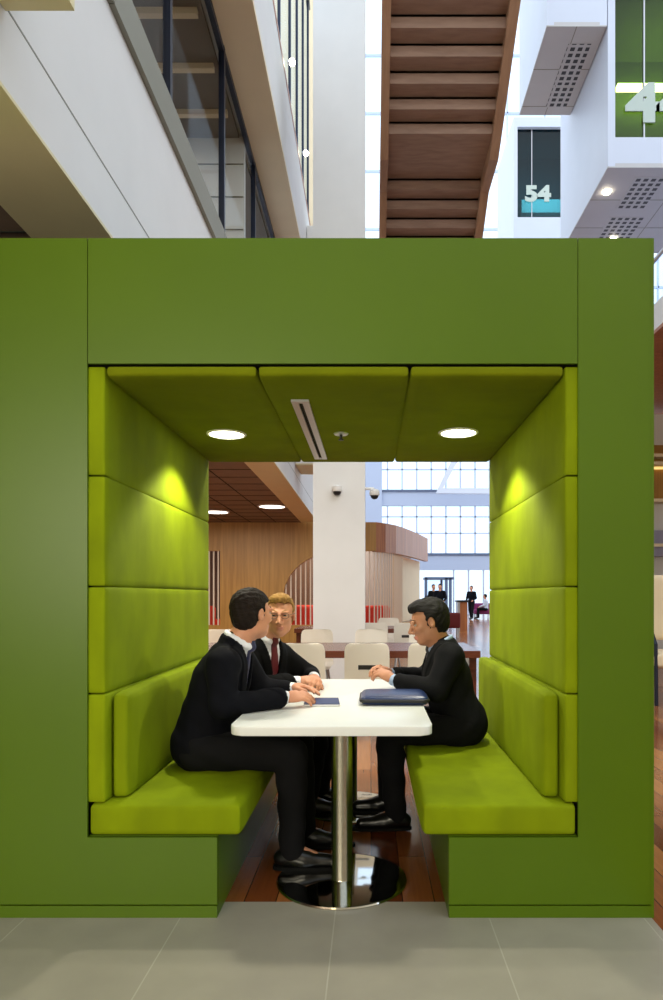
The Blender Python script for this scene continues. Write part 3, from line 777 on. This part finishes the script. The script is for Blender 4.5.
# ================================================================== PEOPLE (signed-distance bodies, one continuous surface each)
class SDF:
    def __init__(s): s.ops = []
    def cap(s, a, b, ra, rb, k=.02, sub=False): s.ops.append(('cap', np.array(a, float), np.array(b, float), ra, rb, k, sub)); return s
    def ell(s, c, r, k=.02, R=None, sub=False): s.ops.append(('ell', np.array(c, float), np.array(r, float), np.eye(3) if R is None else R, 0, k, sub)); return s
    def bounds(s):
        lo = np.full(3, 1e9); hi = -lo
        for o in s.ops:
            if o[6]: continue
            if o[0] == 'cap':
                m = max(o[3], o[4]); lo = np.minimum(lo, np.minimum(o[1], o[2])-m); hi = np.maximum(hi, np.maximum(o[1], o[2])+m)
            else:
                m = max(o[2]); lo = np.minimum(lo, o[1]-m); hi = np.maximum(hi, o[1]+m)
        return lo-.03, hi+.03
    def grid(s, h, bounds=None):
        lo, hi = bounds or s.bounds()
        n = np.ceil((hi-lo)/h).astype(int)+1
        ax = [(lo[i]+h*np.arange(n[i])).astype(np.float32) for i in range(3)]
        Fd = np.full(n, .08, np.float32)
        for o in s.ops:
            if o[0] == 'cap':
                m = max(o[3], o[4])+.05; a = np.minimum(o[1], o[2])-m; b = np.maximum(o[1], o[2])+m
            else:
                m = max(o[2])+.05; a = o[1]-m; b = o[1]+m
            i0 = np.clip(np.floor((a-lo)/h).astype(int), 0, n); i1 = np.clip(np.ceil((b-lo)/h).astype(int)+1, 0, n)
            if (i1 <= i0).any(): continue
            X = ax[0][i0[0]:i1[0]][:, None, None]; Y = ax[1][i0[1]:i1[1]][None, :, None]; Z = ax[2][i0[2]:i1[2]][None, None, :]
            if o[0] == 'cap':
                d = o[2]-o[1]; L = max(1e-9, d@d)
                t = np.clip(((X-o[1][0])*d[0]+(Y-o[1][1])*d[1]+(Z-o[1][2])*d[2])/L, 0, 1)
                D = np.sqrt((X-o[1][0]-t*d[0])**2+(Y-o[1][1]-t*d[1])**2+(Z-o[1][2]-t*d[2])**2) - (o[3]+t*(o[4]-o[3]))
            else:
                R = o[3]; dx, dy, dz = X-o[1][0], Y-o[1][1], Z-o[1][2]
                q = [R[0, i]*dx+R[1, i]*dy+R[2, i]*dz for i in range(3)]; r = o[2]
                k0 = np.sqrt(sum((q[i]/r[i])**2 for i in range(3))); k1 = np.sqrt(sum((q[i]/r[i]**2)**2 for i in range(3)))+1e-9
                D = k0*(k0-1)/k1
            S = Fd[i0[0]:i1[0], i0[1]:i1[1], i0[2]:i1[2]]; k = o[5]
            if o[6]:
                hh = np.clip(.5-.5*(S+D)/k, 0, 1); S[...] = S+(-D-S)*hh + k*hh*(1-hh)
            else:
                hh = np.clip(.5+.5*(S-D)/k, 0, 1); S[...] = S+(D-S)*hh - k*hh*(1-hh)
        return Fd, lo, ax
def surfnet(Fd, lo, h):
    s = Fd < 0
    c = [s[i:s.shape[0]-1+i, j:s.shape[1]-1+j, k:s.shape[2]-1+k] for i in (0, 1) for j in (0, 1) for k in (0, 1)]
    cnt = sum(x.astype(np.int8) for x in c); mask = (cnt > 0) & (cnt < 8)
    I = np.argwhere(mask); idx = np.full(mask.shape, -1, np.int64); idx[mask] = np.arange(len(I))
    acc = np.zeros((len(I), 3)); num = np.zeros(len(I))
    cor = [(i, j, k) for i in (0, 1) for j in (0, 1) for k in (0, 1)]
    for a in range(8):
        for b in range(a+1, 8):
            if sum(abs(cor[a][q]-cor[b][q]) for q in range(3)) != 1: continue
            fa = Fd[I[:, 0]+cor[a][0], I[:, 1]+cor[a][1], I[:, 2]+cor[a][2]]; fb = Fd[I[:, 0]+cor[b][0], I[:, 1]+cor[b][1], I[:, 2]+cor[b][2]]
            m = (fa < 0) != (fb < 0); t = np.where(m, fa/np.where(m, fa-fb, 1), 0)
            p = np.array(cor[a])[None]+t[:, None]*(np.array(cor[b])-np.array(cor[a]))[None]
            acc[m] += p[m]; num[m] += 1
    V = lo + h*(I + acc/np.maximum(num, 1)[:, None])
    Q = []
    for ax in range(3):
        A = np.moveaxis(s, ax, 0); d = A[:-1] != A[1:]
        d = np.moveaxis(d, 0, ax)
        e = np.argwhere(d); o1, o2 = [q for q in range(3) if q != ax]
        ok = (e[:, o1] > 0) & (e[:, o2] > 0) & (e[:, o1] < mask.shape[o1]) & (e[:, o2] < mask.shape[o2]); e = e[ok]
        def g(a, b):
            f = e.copy(); f[:, o1] -= a; f[:, o2] -= b; return idx[f[:, 0], f[:, 1], f[:, 2]]
        q = np.stack([g(1, 1), g(0, 1), g(0, 0), g(1, 0)], 1)
        inside = s[e[:, 0], e[:, 1], e[:, 2]]
        flip = inside if ax != 1 else ~inside
        q[~flip] = q[~flip][:, ::-1]
        Q.append(q)
    Q = np.concatenate(Q); Q = Q[(Q >= 0).all(1)]
    return V, Q
def smooth(V, Q, it=2, lam=.5):
    for _ in range(it):
        S = np.zeros_like(V); n = np.zeros(len(V))
        for a, b in ((0, 1), (1, 2), (2, 3), (3, 0)):
            np.add.at(S, Q[:, a], V[Q[:, b]]); np.add.at(n, Q[:, a], 1); np.add.at(S, Q[:, b], V[Q[:, a]]); np.add.at(n, Q[:, b], 1)
        V = V + lam*(S/np.maximum(n, 1)[:, None]-V)
    return V
def mesh_obj(name, V, Q, mats, parent=None, slot=None):
    me = bpy.data.meshes.new(name)
    me.vertices.add(len(V)); me.vertices.foreach_set('co', V.astype(np.float32).ravel())
    me.loops.add(len(Q)*4); me.loops.foreach_set('vertex_index', Q.astype(np.int32).ravel())
    me.polygons.add(len(Q)); me.polygons.foreach_set('loop_start', np.arange(0, len(Q)*4, 4, dtype=np.int32))
    me.polygons.foreach_set('loop_total', np.full(len(Q), 4, np.int32))
    for m in mats: me.materials.append(m)
    if slot is not None: me.polygons.foreach_set('material_index', slot.astype(np.int32))
    me.polygons.foreach_set('use_smooth', np.ones(len(Q), bool))
    me.update(calc_edges=True); me.validate()
    o = bpy.data.objects.new(name, me); COL.objects.link(o)
    if parent is not None: o.parent = parent
    return o
def biggest(V, Q, minfrac=.02):
    """keep only sizeable connected pieces"""
    lab = np.arange(len(V))
    while True:
        m = lab[Q].min(1); new = lab.copy()
        for k in range(4): np.minimum.at(new, Q[:, k], m)
        new = new[new]
        if (new == lab).all(): break
        lab = new
    u, inv, c = np.unique(lab, return_inverse=True, return_counts=True)
    keep = c[inv] > minfrac*len(V)
    Qk = Q[keep[Q[:, 0]]]; used = np.unique(Qk); rm = np.full(len(V), -1); rm[used] = np.arange(len(used))
    return V[used], rm[Qk]
def rot(yaw, pitch=0, roll=0):
    cy, sy, cp, sp, cr, sr = math.cos(yaw), math.sin(yaw), math.cos(pitch), math.sin(pitch), math.cos(roll), math.sin(roll)
    Rz = np.array([[cy, -sy, 0], [sy, cy, 0], [0, 0, 1]]); Ry = np.array([[cp, 0, sp], [0, 1, 0], [-sp, 0, cp]]); Rx = np.array([[1, 0, 0], [0, cr, -sr], [0, sr, cr]])
    return Rz @ Ry @ Rx     # +pitch tips the face (x forward) downward

def add_hand(S, wrist, d, up, side, curl=.6, spread=.012, ksc=1.):
    """palm + four fingers of unequal length + thumb leaving the side of the palm. d: pointing direction, up: back of hand, side: +1/-1 thumb side"""
    d = np.array(d, float); d /= np.linalg.norm(d); up = np.array(up, float); up -= d*(up@d); up /= np.linalg.norm(up); s = np.cross(up, d)*side
    w = np.array(wrist, float)
    pc = w + d*.045
    R = np.stack([d, s, up], 1)
    S.ell(pc, (.052, .04, .017), .014, R)
    S.cap(w, w+d*.03, .026, .026, .015)
    base = [.028, .010, -.009, -.027]; ln = [.068, .076, .070, .054]; dr = [.082, .088, .084, .074]
    for b, l, r in zip(base, ln, dr):
        p = w + d*r + s*b; a = 0.
        for f, rr in ((.45, .0098), (.32, .0088), (.25, .0078)):
            a += curl*f*1.6
            dd = d*math.cos(a) - up*math.sin(a); q = p + dd*l*f*1.05 + s*(spread*.1*np.sign(b))
            S.cap(p, q, rr, rr*.93, .004); p = q
    t0 = w + d*.028 + s*.028 - up*.004
    t1 = t0 + d*.028 + s*.022 - up*.010; t2 = t1 + d*.030 + s*.004 - up*.010; t3 = t2 + d*.022 - s*.004 - up*.006
    S.cap(t0, t1, .015, .012, .01); S.cap(t1, t2, .0115, .0105, .005); S.cap(t2, t3, .0105, .0085, .005)

def head_ops(S, c, R, neck, sc=1., k=.02):
    P = lambda p: np.array(c)+R@(np.array(p)*sc)
    E = lambda p, r, k=.015, Rl=None, sub=False: S.ell(P(p), np.array(r)*sc, k, R if Rl is None else R@Rl, sub)
    E((-.018, 0, .038), (.097, .076, .082), .02)
    E((.022, 0, -.03), (.068, .056, .088), .03)
    E((.052, 0, -.090), (.033, .030, .025), .03)                     # chin
    for y in (-1, 1):
        E((.0, y*.041, -.060), (.045, .016, .034), .025)            # jaw angle
        E((.06, y*.035, -.016), (.027, .022, .022), .02)            # cheek
        E((.083, y*.032, .028), (.012, .026, .009), .012)           # brow ridge
        E((.086, y*.032, .008), (.016, .019, .011), .008, None, True)  # eye socket
        E((-.012, y*.079, .0), (.017, .010, .033), .006, rot(y*.35))  # ear
        E((-.006, y*.087, .004), (.009, .006, .018), .005, None, True)
        E((.094, y*.013, -.036), (.012, .009, .009), .006)          # nostril wings
    for y in (-1, 1): E((.083, y*.032, .0175), (.0125, .017, .0075), .004)   # upper lid
    for y in (-1, 1): E((.082, y*.032, -.003), (.012, .016, .006), .004)   # lower lid
    S.cap(P((.086, 0, .018)), P((.112, 0, -.028)), .008*sc, .012*sc, .010)
    E((.087, 0, -.060), (.013, .024, .006), .005); E((.086, 0, -.071), (.012, .021, .007), .005)
    S.cap(P((-.03, 0, -.045)), neck, .053*sc, .058, .03)

def hair_field(c, R, sc, style, h=.004):
    S = SDF()
    P = lambda p: np.array(c)+R@(np.array(p)*sc)
    g = style.get('thick', .013)
    S.ell(P((-.020, 0, .040)), np.array((.097+g, .076+g*.7, .083+g))*sc, .02, R)
    S.ell(P((-.035, 0, -.01)), np.array((.072+g, .070+g*.5, .085))*sc, .02, R)
    if style.get('quiff'):
        S.ell(P((.045, 0, .104)), np.array((.042, .060, .024))*sc, .03, R)
    Fd, lo, ax = S.grid(h)
    X, Y, Z = np.meshgrid(*ax, indexing='ij', copy=False)
    q = [(R[0, i]*(X-c[0])+R[1, i]*(Y-c[1])+R[2, i]*(Z-c[2]))/sc for i in range(3)]
    x, y, z = q
    jag = .004*np.sin(y*240+x*60)+.003*np.sin(y*110+1.3)
    fr = style.get('fringe', .062)
    top = np.maximum(fr-z+jag-.35*np.maximum(0, .05-x), -9+0*z)     # above the hair line
    side = np.maximum(x-.016+.25*np.maximum(0, -z)+.003*np.sin(z*200), -z-style.get('side', .022)-.004*np.sin(x*150))
    backp = np.maximum(x+.030, -z-style.get('nape', .085)+.004*np.sin(y*150))
    reg = np.minimum(np.minimum(top, side), backp)
    Fd = np.maximum(Fd + .0025*np.sin(y*190+z*40)*np.sin(x*70+z*90), reg*sc)
    # leave the ear free
    e = np.sqrt(((x+.008)/.024)**2+((np.abs(y)-.085)/.03)**2+((z+.004)/.034)**2)-1
    Fd = np.maximum(Fd, -e*.02)
    V, Q = surfnet(Fd, lo, h)
    return biggest(V, smooth(V, Q, 2), Q=Q) if False else biggest(smooth(V, Q, 2), Q)

def person(label, O, yaw, spine, head, arms, legs, hands, mats, hair, glasses=False, hh=.0045, group=None, vneck=.075, button=.27, jacket_open=.0):
    """O: seat point in the world; spine: local points pelvis, waist, chest, upper, neck (x forward); everything else in world coordinates"""
    O = np.array(O, float); Rz = rot(yaw); Ri = Rz.T
    L = lambda p: Ri @ (np.array(p, float)-O)
    pel, wai, che, upp, nck = [np.array(p, float) for p in spine]
    hc = L(head['c']); Rh = Ri @ rot(head['yaw'], head.get('pitch', 0), head.get('roll', 0)); hs = head.get('s', 1.)
    tp = -math.atan2(nck[0]-pel[0], nck[2]-pel[2]); Rt = rot(0, -tp)
    def torso(S, o, top=True):
        S.ell(pel, (.125+o, .172+o, .125+o), .05); S.ell(wai, (.112+o, .150+o, .14+o), .05, Rt)
        S.ell(che, (.112+o, .165+o, .15+o), .05, Rt)
        sl, sr = L(arms[0][0]), L(arms[1][0])
        S.cap(sl*.8+upp*.2, sr*.8+upp*.2, .058+o, .058+o, .05)
        S.cap(upp, nck, .075+o*.6, .058+o*.4, .05)
    def armf(S, o, end=0., cutr=None):
        for (a, b, c) in arms:
            a, b, c = L(a), L(b), L(c); u = (c-b)/np.linalg.norm(c-b); c2 = c-u*end
            S.cap(a, b, .056+o, .044+o, .03); S.cap(b, c2, .043+o, .028+o*.9, .02)
    def legf(S, o, end=0.):
        for (a, b, c, t) in legs:
            a, b, c = L(a), L(b), L(c); u = (c-b)/np.linalg.norm(c-b); c2 = c-u*end
            S.cap(a, b, .085+o, .060+o, .04); S.cap(b, b+(c2-b)*.3, .058+o, .056+o, .02); S.cap(b+(c2-b)*.3, c2, .056+o, .038+o*1.6, .02)
    def finish(S, h, cut=None, it=2, bounds=None):
        Fd, lo, ax = S.grid(h, bounds)
        if cut:
            X, Y, Z = np.meshgrid(*ax, indexing='ij', copy=False); Fd = cut(Fd, X, Y, Z)
        V, Q = surfnet(Fd, lo, h); return smooth(V, Q, it), Q
    # ---- the body, one continuous surface
    S = SDF(); torso(S, -.012); armf(S, -.006); legf(S, -.01)
    for (a, b, c, t) in legs: S.cap(L(c), L(c)+(L(t)-L(c))*.75-np.array([0, 0, .02]), .028, .02, .02)
    head_ops(S, hc, Rh, nck, hs)
    for (w, d, u, sd, curl) in hands:
        w = L(w); add_hand(S, w, Ri@np.array(d, float), Ri@np.array(u, float), sd, curl)
    V, Q = finish(S, hh, None, 1)
    V, Q = biggest(V, Q)
    C = V[Q].mean(1); q = ((C-hc)@Rh)/hs
    slot = ((np.abs((q[:, 2]+.0655)/.011) < 1) & (np.abs(q[:, 1]) < .025) & (q[:, 0] > .07)).astype(int)
    body = mesh_obj('person', V, Q, [mats['skin'], M['lip']], None, slot)
    body.location = O; body.rotation_euler = (0, 0, yaw)
    tag(body, label, 'person', group)
    Pw = lambda p: hc+Rh@(np.array(p)*hs)
    # ---- eyes, brows
    for s in (-1, 1):
        bm = B(); c = Vector(Pw((.0745, s*.032, .008)))
        bmesh.ops.create_uvsphere(bm, u_segments=16, v_segments=12, radius=.0118*hs); bmesh.ops.translate(bm, verts=bm.verts, vec=c)
        fwd = Vector(Rh@np.array([1, 0, head.get('gaze', 0)])).normalized()
        for f in bm.faces: f.material_index = 1 if (f.calc_center_median()-c).normalized().dot(fwd) > .84 else 0
        obj('eye', bm, [M['eye'], M['iris']], body, True, True)
        bm = tube(B(), [Pw((.089-.012*t*t, s*(.016+.030*t), .030+.007*math.sin(t*2.2))) for t in (0, .33, .66, 1)], [.003, .0042, .0038, .002], 8)
        obj('eyebrow', bm, hair['mat'], body, True, True)
    if glasses:
        bm = B()
        for s in (-1, 1):
            tube(bm, [Pw((.101-.004*abs(math.cos(a)), s*.032+.023*math.cos(a), .006+.016*math.sin(a))) for a in [2*math.pi*k/20 for k in range(21)]], .0014, 6, False)
            tube(bm, [Pw((.097, s*.055, .012)), Pw((.06, s*.074, .014)), Pw((-.005, s*.084, .012))], .0016, 6)
        tube(bm, [Pw((.1015, -.009, .010)), Pw((.1045, 0, .013)), Pw((.1015, .009, .010))], .0016, 6)
        obj('glasses', bm, M['spectacle'], body, True, True)
    V, Q = hair_field(hc, Rh, hs, hair); mesh_obj('hair', V, Q, [hair['mat']], body)
    # ---- clothes
    axis_x = lambda Z: pel[0]+(nck[0]-pel[0])*np.clip((Z-pel[2])/(nck[2]-pel[2]), 0, 1.2)
    Ss = SDF(); torso(Ss, .002); armf(Ss, .004, -.004)
    n_ = 14; tilt = rot(0, .35)
    ring = [nck + tilt@np.array([.062*math.cos(a), .060*math.sin(a), -.012+.016*(-math.cos(a))*.3]) for a in [2*math.pi*k/n_ for k in range(n_)]]
    for p, r in zip(ring, ring[1:]+ring[:1]):
        S0 = p.copy(); Ss.cap(p, r, .012, .012, .008); Ss.cap(p+np.array([-.006, 0, .022]), r+np.array([-.006, 0, .022]), .009, .009, .012)
    V, Q = finish(Ss, .0055, lambda Fd, X, Y, Z: np.maximum(Fd, pel[2]+.06-Z))
    mesh_obj('shirt', V, Q, [mats['shirt']], body)
    Fs, lo, ax = Ss.grid(.005)
    X, Y, Z = np.meshgrid(*ax, indexing='ij', copy=False)
    wt = .019+.020*np.clip((nck[2]-.04-Z)/.32, 0, 1); wt = np.where(Z > nck[2]-.05, .020, wt)
    tie = np.maximum.reduce([Fs-.009, -(Fs+.006), np.abs(Y)-wt, (nck[2]-.005)-Z*0+0*Z-1+ (Z-(nck[2]-.012))*0, Z-(nck[2]-.004), (pel[2]+.10)-Z, axis_x(Z)+.02-X, X-axis_x(Z)-.20])
    V, Q = surfnet(tie.astype(np.float32), lo, .005); V, Q = biggest(smooth(V, Q, 1), Q, .1)
    mesh_obj('tie', V, Q, [mats['tie']], body)
    J = SDF(); torso(J, .018); armf(J, .017, .036)
    # collar of the jacket behind the neck
    ring = [nck + tilt@np.array([-.004+.074*math.cos(a), .076*math.sin(a), -.03]) for a in [math.radians(100+160*k/10) for k in range(11)]]
    for p, r in zip(ring, ring[1:]): J.cap(p, r, .014, .014, .012); J.cap(p+np.array([.006, 0, .02]), r+np.array([.006, 0, .02]), .009, .009, .012)
    zb = pel[2]+button-.10
    bnd = J.bounds()
    Fsh, _, _ = (lambda T: T.grid(.0055, bnd))(Ss)
    def cutj(Fd, X, Y, Z):
        w = np.clip((Z-zb)/(nck[2]-zb), 0, 1)*vneck; ax_ = axis_x(Z)
        fold = .004*np.sin(X*55+Z*40)*np.sin(Y*38+Z*22)
        lap = np.maximum.reduce([Fd-.007, np.abs(np.abs(Y)-w-.028)-.028, zb-Z, ax_-X])
        Fd = np.minimum(Fd+fold*.6, lap)
        v = np.maximum.reduce([np.abs(Y)-w, zb-Z, ax_+.01-X])
        Fd = np.maximum(Fd, -v)
        low = np.maximum.reduce([np.abs(Y)-np.clip((zb-.06-Z)*.5, 0, .2), ax_+.03-X, Z-(zb-.06)])
        Fd = np.maximum(Fd, -low)
        Fd = np.maximum(Fd, -(Fsh+.003))
        return np.maximum(Fd, pel[2]-.115-Z)
    V, Q = finish(J, .0055, cutj, 2, bnd); V, Q = biggest(V, Q, .02)
    jk = mesh_obj('jacket', V, Q, [mats['suit']], body)
    for dz in (-.005, -.085):
        zq = zb+dz; near = V[(np.abs(V[:, 1]-.012) < .02) & (np.abs(V[:, 2]-zq) < .02)]
        if len(near):
            xq = near[:, 0].max(); obj('button', tube(B(), [(xq-.004, .014, zq), (xq+.004, .014, zq)], .009, 12), M['dark'], jk, False, True)
    T = SDF(); T.ell(pel+np.array([0, 0, -.01]), (.13, .176, .122), .05); legf(T, .012, -.012)
    V, Q = finish(T, .0065, lambda Fd, X, Y, Z: np.maximum(Fd + .004*np.sin(Z*45+X*30)*np.sin(Y*40), Z-pel[2]-.06))
    mesh_obj('trousers', V, Q, [mats.get('trousers', M['trouser'])], body)
    for (a, b, c, t) in legs:
        c, t = L(c), L(t); d = (t-c); d[2] = 0; d /= np.linalg.norm(d); f = c.copy(); zf = -O[2]+.014
        K = SDF(); hl = np.array([c[0], c[1], zf+.042])-d*.045
        K.cap(hl, hl+d*.10, .040, .036, .03); K.cap(hl+d*.10-np.array([0, 0, .008]), hl+d*.225-np.array([0, 0, .014]), .040, .030, .04)
        K.cap(np.array([c[0], c[1], zf+.06]), np.array([c[0], c[1], zf+.11]), .044, .042, .03)
        V, Q = finish(K, .006, lambda Fd, X, Y, Z: np.maximum(Fd, zf-Z))
        sh_ = mesh_obj('shoe', V, Q, [M['shoe']], body)
        s_ = np.array([-d[1], d[0], 0]); out = []
        for tt, ww in ((-.085, .018), (-.075, .034), (-.03, .043), (.05, .040), (.12, .046), (.19, .040), (.235, .026), (.252, .008)): out.append((hl+d*(tt+.045), ww))
        pts = [p+s_*w_ for p, w_ in out]+[p-s_*w_ for p, w_ in out[::-1]]
        obj('sole', prism(B(), [(p[0], p[1]) for p in pts], 'z', zf-.002, zf+.012), M['sole'], sh_, False, True)
    return body

ZS_ = .442
# --- front left man, in profile, face turned away to his neighbour
o1 = (-.80, 3.17, ZS_)
person('dark-haired man in navy suit on left bench, nearest, face turned away', o1, math.radians(-4),
    [(0, 0, .115), (.035, 0, .25), (.085, 0, .40), (.13, 0, .515), (.182, 0, .603)],
    dict(c=(-.562, 3.17, 1.163), yaw=math.radians(50), pitch=.02, s=.95),
    [((-.665, 3.36, .945), (-.57, 3.43, .77), (-.40, 3.42, .775)), ((-.665, 2.99, .940), (-.655, 2.95, .765), (-.405, 3.12, .775))],
    [((-.78, 3.26, .545), (-.36, 3.30, .53), (-.33, 3.30, .10), (-.1, 3.30, .03)), ((-.78, 3.07, .545), (-.36, 3.03, .53), (-.36, 3.04, .10), (-.1, 3.04, .03))],
    [((-.395, 3.42, .777), (.9, -.45, .12), (-.1, .4, 1), -1, .5), ((-.395, 3.125, .775), (.9, .35, .05), (.1, -.5, 1), 1, .7)],
    dict(skin=M['skin'], suit=M['suit'], shirt=M['shirt'], tie=M['tie_blue']),
    dict(mat=M['hair_dark'], thick=.012, side=.03, nape=.09, fringe=.066))
# --- blond man with glasses, turned to the camera
o2 = (-.70, 3.90, ZS_)
person('blond man with glasses, white shirt and dark red tie on left bench', o2, math.radians(-38),
    [(0, 0, .115), (.03, 0, .25), (.075, 0, .395), (.105, 0, .51), (.14, 0, .585)],
    dict(c=(-.510, 3.755, 1.140), yaw=math.radians(-86), pitch=.06, s=.96),
    [((-.530, 3.97, .885), (-.37, 3.98, .775), (-.325, 3.81, .785)), ((-.72, 3.70, .91), (-.63, 3.58, .765), (-.41, 3.70, .775))],
    [((-.66, 3.97, .545), (-.28, 3.98, .53), (-.30, 3.98, .10), (-.1, 3.98, .03)), ((-.66, 3.80, .545), (-.30, 3.78, .53), (-.36, 3.80, .10), (-.12, 3.80, .03))],
    [((-.322, 3.79, .782), (.25, -1, -.02), (.5, .1, 1), -1, 1.0), ((-.40, 3.705, .777), (1, .25, .02), (-.2, -.3, 1), 1, .8)],
    dict(skin=M['skin'], suit=M['suit2'], shirt=M['shirt'], tie=M['tie_red']),
    dict(mat=M['hair_blond'], thick=.010, side=.012, nape=.08, fringe=.078, quiff=True), glasses=True)
# --- right man, in profile, looking down
o3 = (.50, 3.68, ZS_)
person('black-haired man in charcoal suit on right bench looking down at his hands', o3, math.radians(180),
    [(0, 0, .115), (.055, 0, .23), (.08, 0, .365), (.09, 0, .48), (.125, 0, .55)],
    dict(c=(.312, 3.66, 1.105), yaw=math.radians(184), pitch=.28, s=.98, gaze=-.3),
    [((.415, 3.49, .925), (.34, 3.44, .765), (.125, 3.56, .80)), ((.415, 3.86, .925), (.33, 3.92, .77), (.115, 3.76, .81))],
    [((.47, 3.58, .545), (.10, 3.55, .53), (.13, 3.55, .10), (-.1, 3.54, .03)), ((.47, 3.78, .545), (.10, 3.82, .53), (.10, 3.84, .10), (-.1, 3.84, .03))],
    [((.117, 3.567, .805), (-.8, .35, .42), (.4, -.6, .7), -1, 1.05), ((.105, 3.755, .815), (-.8, -.35, .42), (.4, .6, .7), 1, 1.05)],
    dict(skin=M['skin2'], suit=M['suit3'], shirt=M['shirt_blue'], tie=M['tie_dark']),
    dict(mat=M['hair_black'], thick=.016, side=.03, nape=.075, fringe=.078, quiff=True), button=.30)

# --- people far off by the entrance
def far_person(label, x, y, rz, top, seated=False, h=.022, skin='skin', hair='hair_dark'):
    zseat = .45
    S = SDF(); k = .05
    if seated:
        hip = .55; J = dict(neck=(.02, 0, 1.08), head=(.05, 0, 1.22), sh=.98)
        leg = [((0, s*.1, .55), (.42, s*.1, .53), (.42, s*.1, .08), (.6, s*.1, .04)) for s in (-1, 1)]
        arm = [((0, s*.2, .98), (.08, s*.24, .74), (.30, s*.14, .66)) for s in (-1, 1)]
    else:
        hip = .92; J = dict(neck=(0, 0, 1.50), head=(.02, 0, 1.66), sh=1.42)
        leg = [((0, s*.1, .92), (.04+.05*s, s*.1, .5), (-.02+.14*s, s*.1, .09), (.15+.14*s, s*.1, .04)) for s in (-1, 1)]
        arm = [((0, s*.2, 1.42), (.0, s*.26, 1.14), (.2, s*.2, 1.02)) for s in (-1, 1)]
    def tor(S, o): S.ell((0, 0, hip+.05), (.12+o, .17+o, .14), k); S.ell((0, 0, (hip+J['sh'])/2+.05), (.12+o, .17+o, .24), k); S.cap((0, .15, J['sh']), (0, -.15, J['sh']), .06+o, .06+o, k)
    tor(S, -.01); S.cap((0, 0, J['sh']), J['neck'], .06, .055, k); S.cap(J['neck'], J['head'], .055, .055, .02)
    S.ell(J['head'], (.095, .078, .12), .02); S.cap(np.array(J['head'])+np.array([.09, 0, 0]), np.array(J['head'])+np.array([.11, 0, -.03]), .015, .02, .02)
    for a, b, c in arm: S.cap(a, b, .052, .045, .03); S.cap(b, c, .044, .03, .02); d = (np.array(c)-np.array(b)); S.cap(c, np.array(c)+d/np.linalg.norm(d)*.12, .035, .028, .02)
    for a, b, c, t in leg: S.cap(a, b, .085, .06, .03); S.cap(b, c, .055, .04, .02); S.cap(c, t, .04, .035, .02)
    Fd, lo, ax = S.grid(h); V, Q = surfnet(Fd, lo, h)
    o = mesh_obj('person', V, Q, [M[skin]]); o.location = (x, y, .005); o.rotation_euler = (0, 0, rz); tag(o, label, 'person')
    S = SDF(); tor(S, .015)
    for a, b, c in arm: S.cap(a, b, .068, .06, .03); S.cap(b, c, .058, .045, .02)
    Fd, lo, ax = S.grid(h); V, Q = surfnet(Fd, lo, h); mesh_obj('jacket', V, Q, [top], o)
    S = SDF(); S.ell((0, 0, hip), (.125, .175, .12), .05)
    for a, b, c, t in leg: S.cap(a, b, .095, .072, .03); S.cap(b, c, .068, .055, .02)
    Fd, lo, ax = S.grid(h); V, Q = surfnet(Fd, lo, h); mesh_obj('trousers', V, Q, [M['trouser']], o)
    hd = np.array(J['head']); S = SDF(); S.ell(hd+np.array([-.02, 0, .03]), (.1, .085, .11), .02)
    Fd, lo, ax = S.grid(h*.6); X, Y, Z = np.meshgrid(*ax, indexing='ij'); Fd = np.maximum(Fd, np.minimum(X-hd[0]-.02, hd[2]+.06-Z)); V, Q = surfnet(Fd.astype(np.float32), lo, h*.6)
    mesh_obj('hair', V, Q, [M[hair]], o)
    for a, b, c, t in leg:
        S = SDF(); S.cap(c, t, .05, .045, .02); Fd, lo, ax = S.grid(h); V, Q = surfnet(Fd, lo, h); mesh_obj('shoe', V, Q, [M['shoe']], o)
    return o
far_person('man in dark suit walking past the podium far away', X_(471.5, 35.2), 35.2, math.pi*1.3, M['suit'])
far_person('seated person in pale top beside the purple sofa far away', X_(486, 36.3), 36.3, math.pi*.9, M['clothes_pale'], True)
far_person('person in dark clothes standing by the lobby frame, left one of two', X_(433.5, 31), 31, -1.2, M['suit2'], False, hair='hair_dark')
far_person('person in dark clothes standing by the lobby frame, right one of two', X_(440, 30), 30, -1.8, M['suit'], False, hair='hair_black')
# ================================================================== LIGHT
w = bpy.data.worlds.new('sky'); SC.world = w; w.use_nodes = True
bg = w.node_tree.nodes['Background']; bg.inputs['Color'].default_value = (.81, .9, 1.0, 1); bg.inputs['Strength'].default_value = 1.9
def area(name, loc, rot, size, e, col, sy=None):
    l = bpy.data.lights.new(name, 'AREA'); o = bpy.data.objects.new(name, l); COL.objects.link(o)
    o.location = loc; o.rotation_euler = rot; l.energy = e; l.color = col; l.size = size
    if sy: l.shape = 'RECTANGLE'; l.size_y = sy
    return o
area('mezzanine_light', (-3.5, 10, 2.9), (0, 0, 0), 3, 300, (1, .93, .82), 8)
area('pavilion_light', (-1.5, 18.4, 2.8), (0, 0, 0), 3, 110, (1, .85, .65), 3)
area('upper_room_light', (-3.6, 6, 7.4), (0, 0, 0), 2, 60, (1, .9, .75), 6)
area('soffit_fill', (-2.5, -3.6, 2.2), (math.radians(100), 0, 0), 4, 300, (1, .93, .74), 2)  # added unseen lamp behind the camera, brightens the left soffit
area('chair_fill', (-.1, 5.0, 2.95), (math.radians(35), 0, 0), 1.6, 75, (1, .93, .82), .6)  # added lamp hidden behind the booth top, lifts the underlit chairs
area('pod_fill', (5.6, 21.3, Z_(185, 21)), (math.radians(88), 0, 0), 1.6, 45, (.9, .98, 1), 1.6)  # added fill inside the teal pod, whose interior stayed unlit
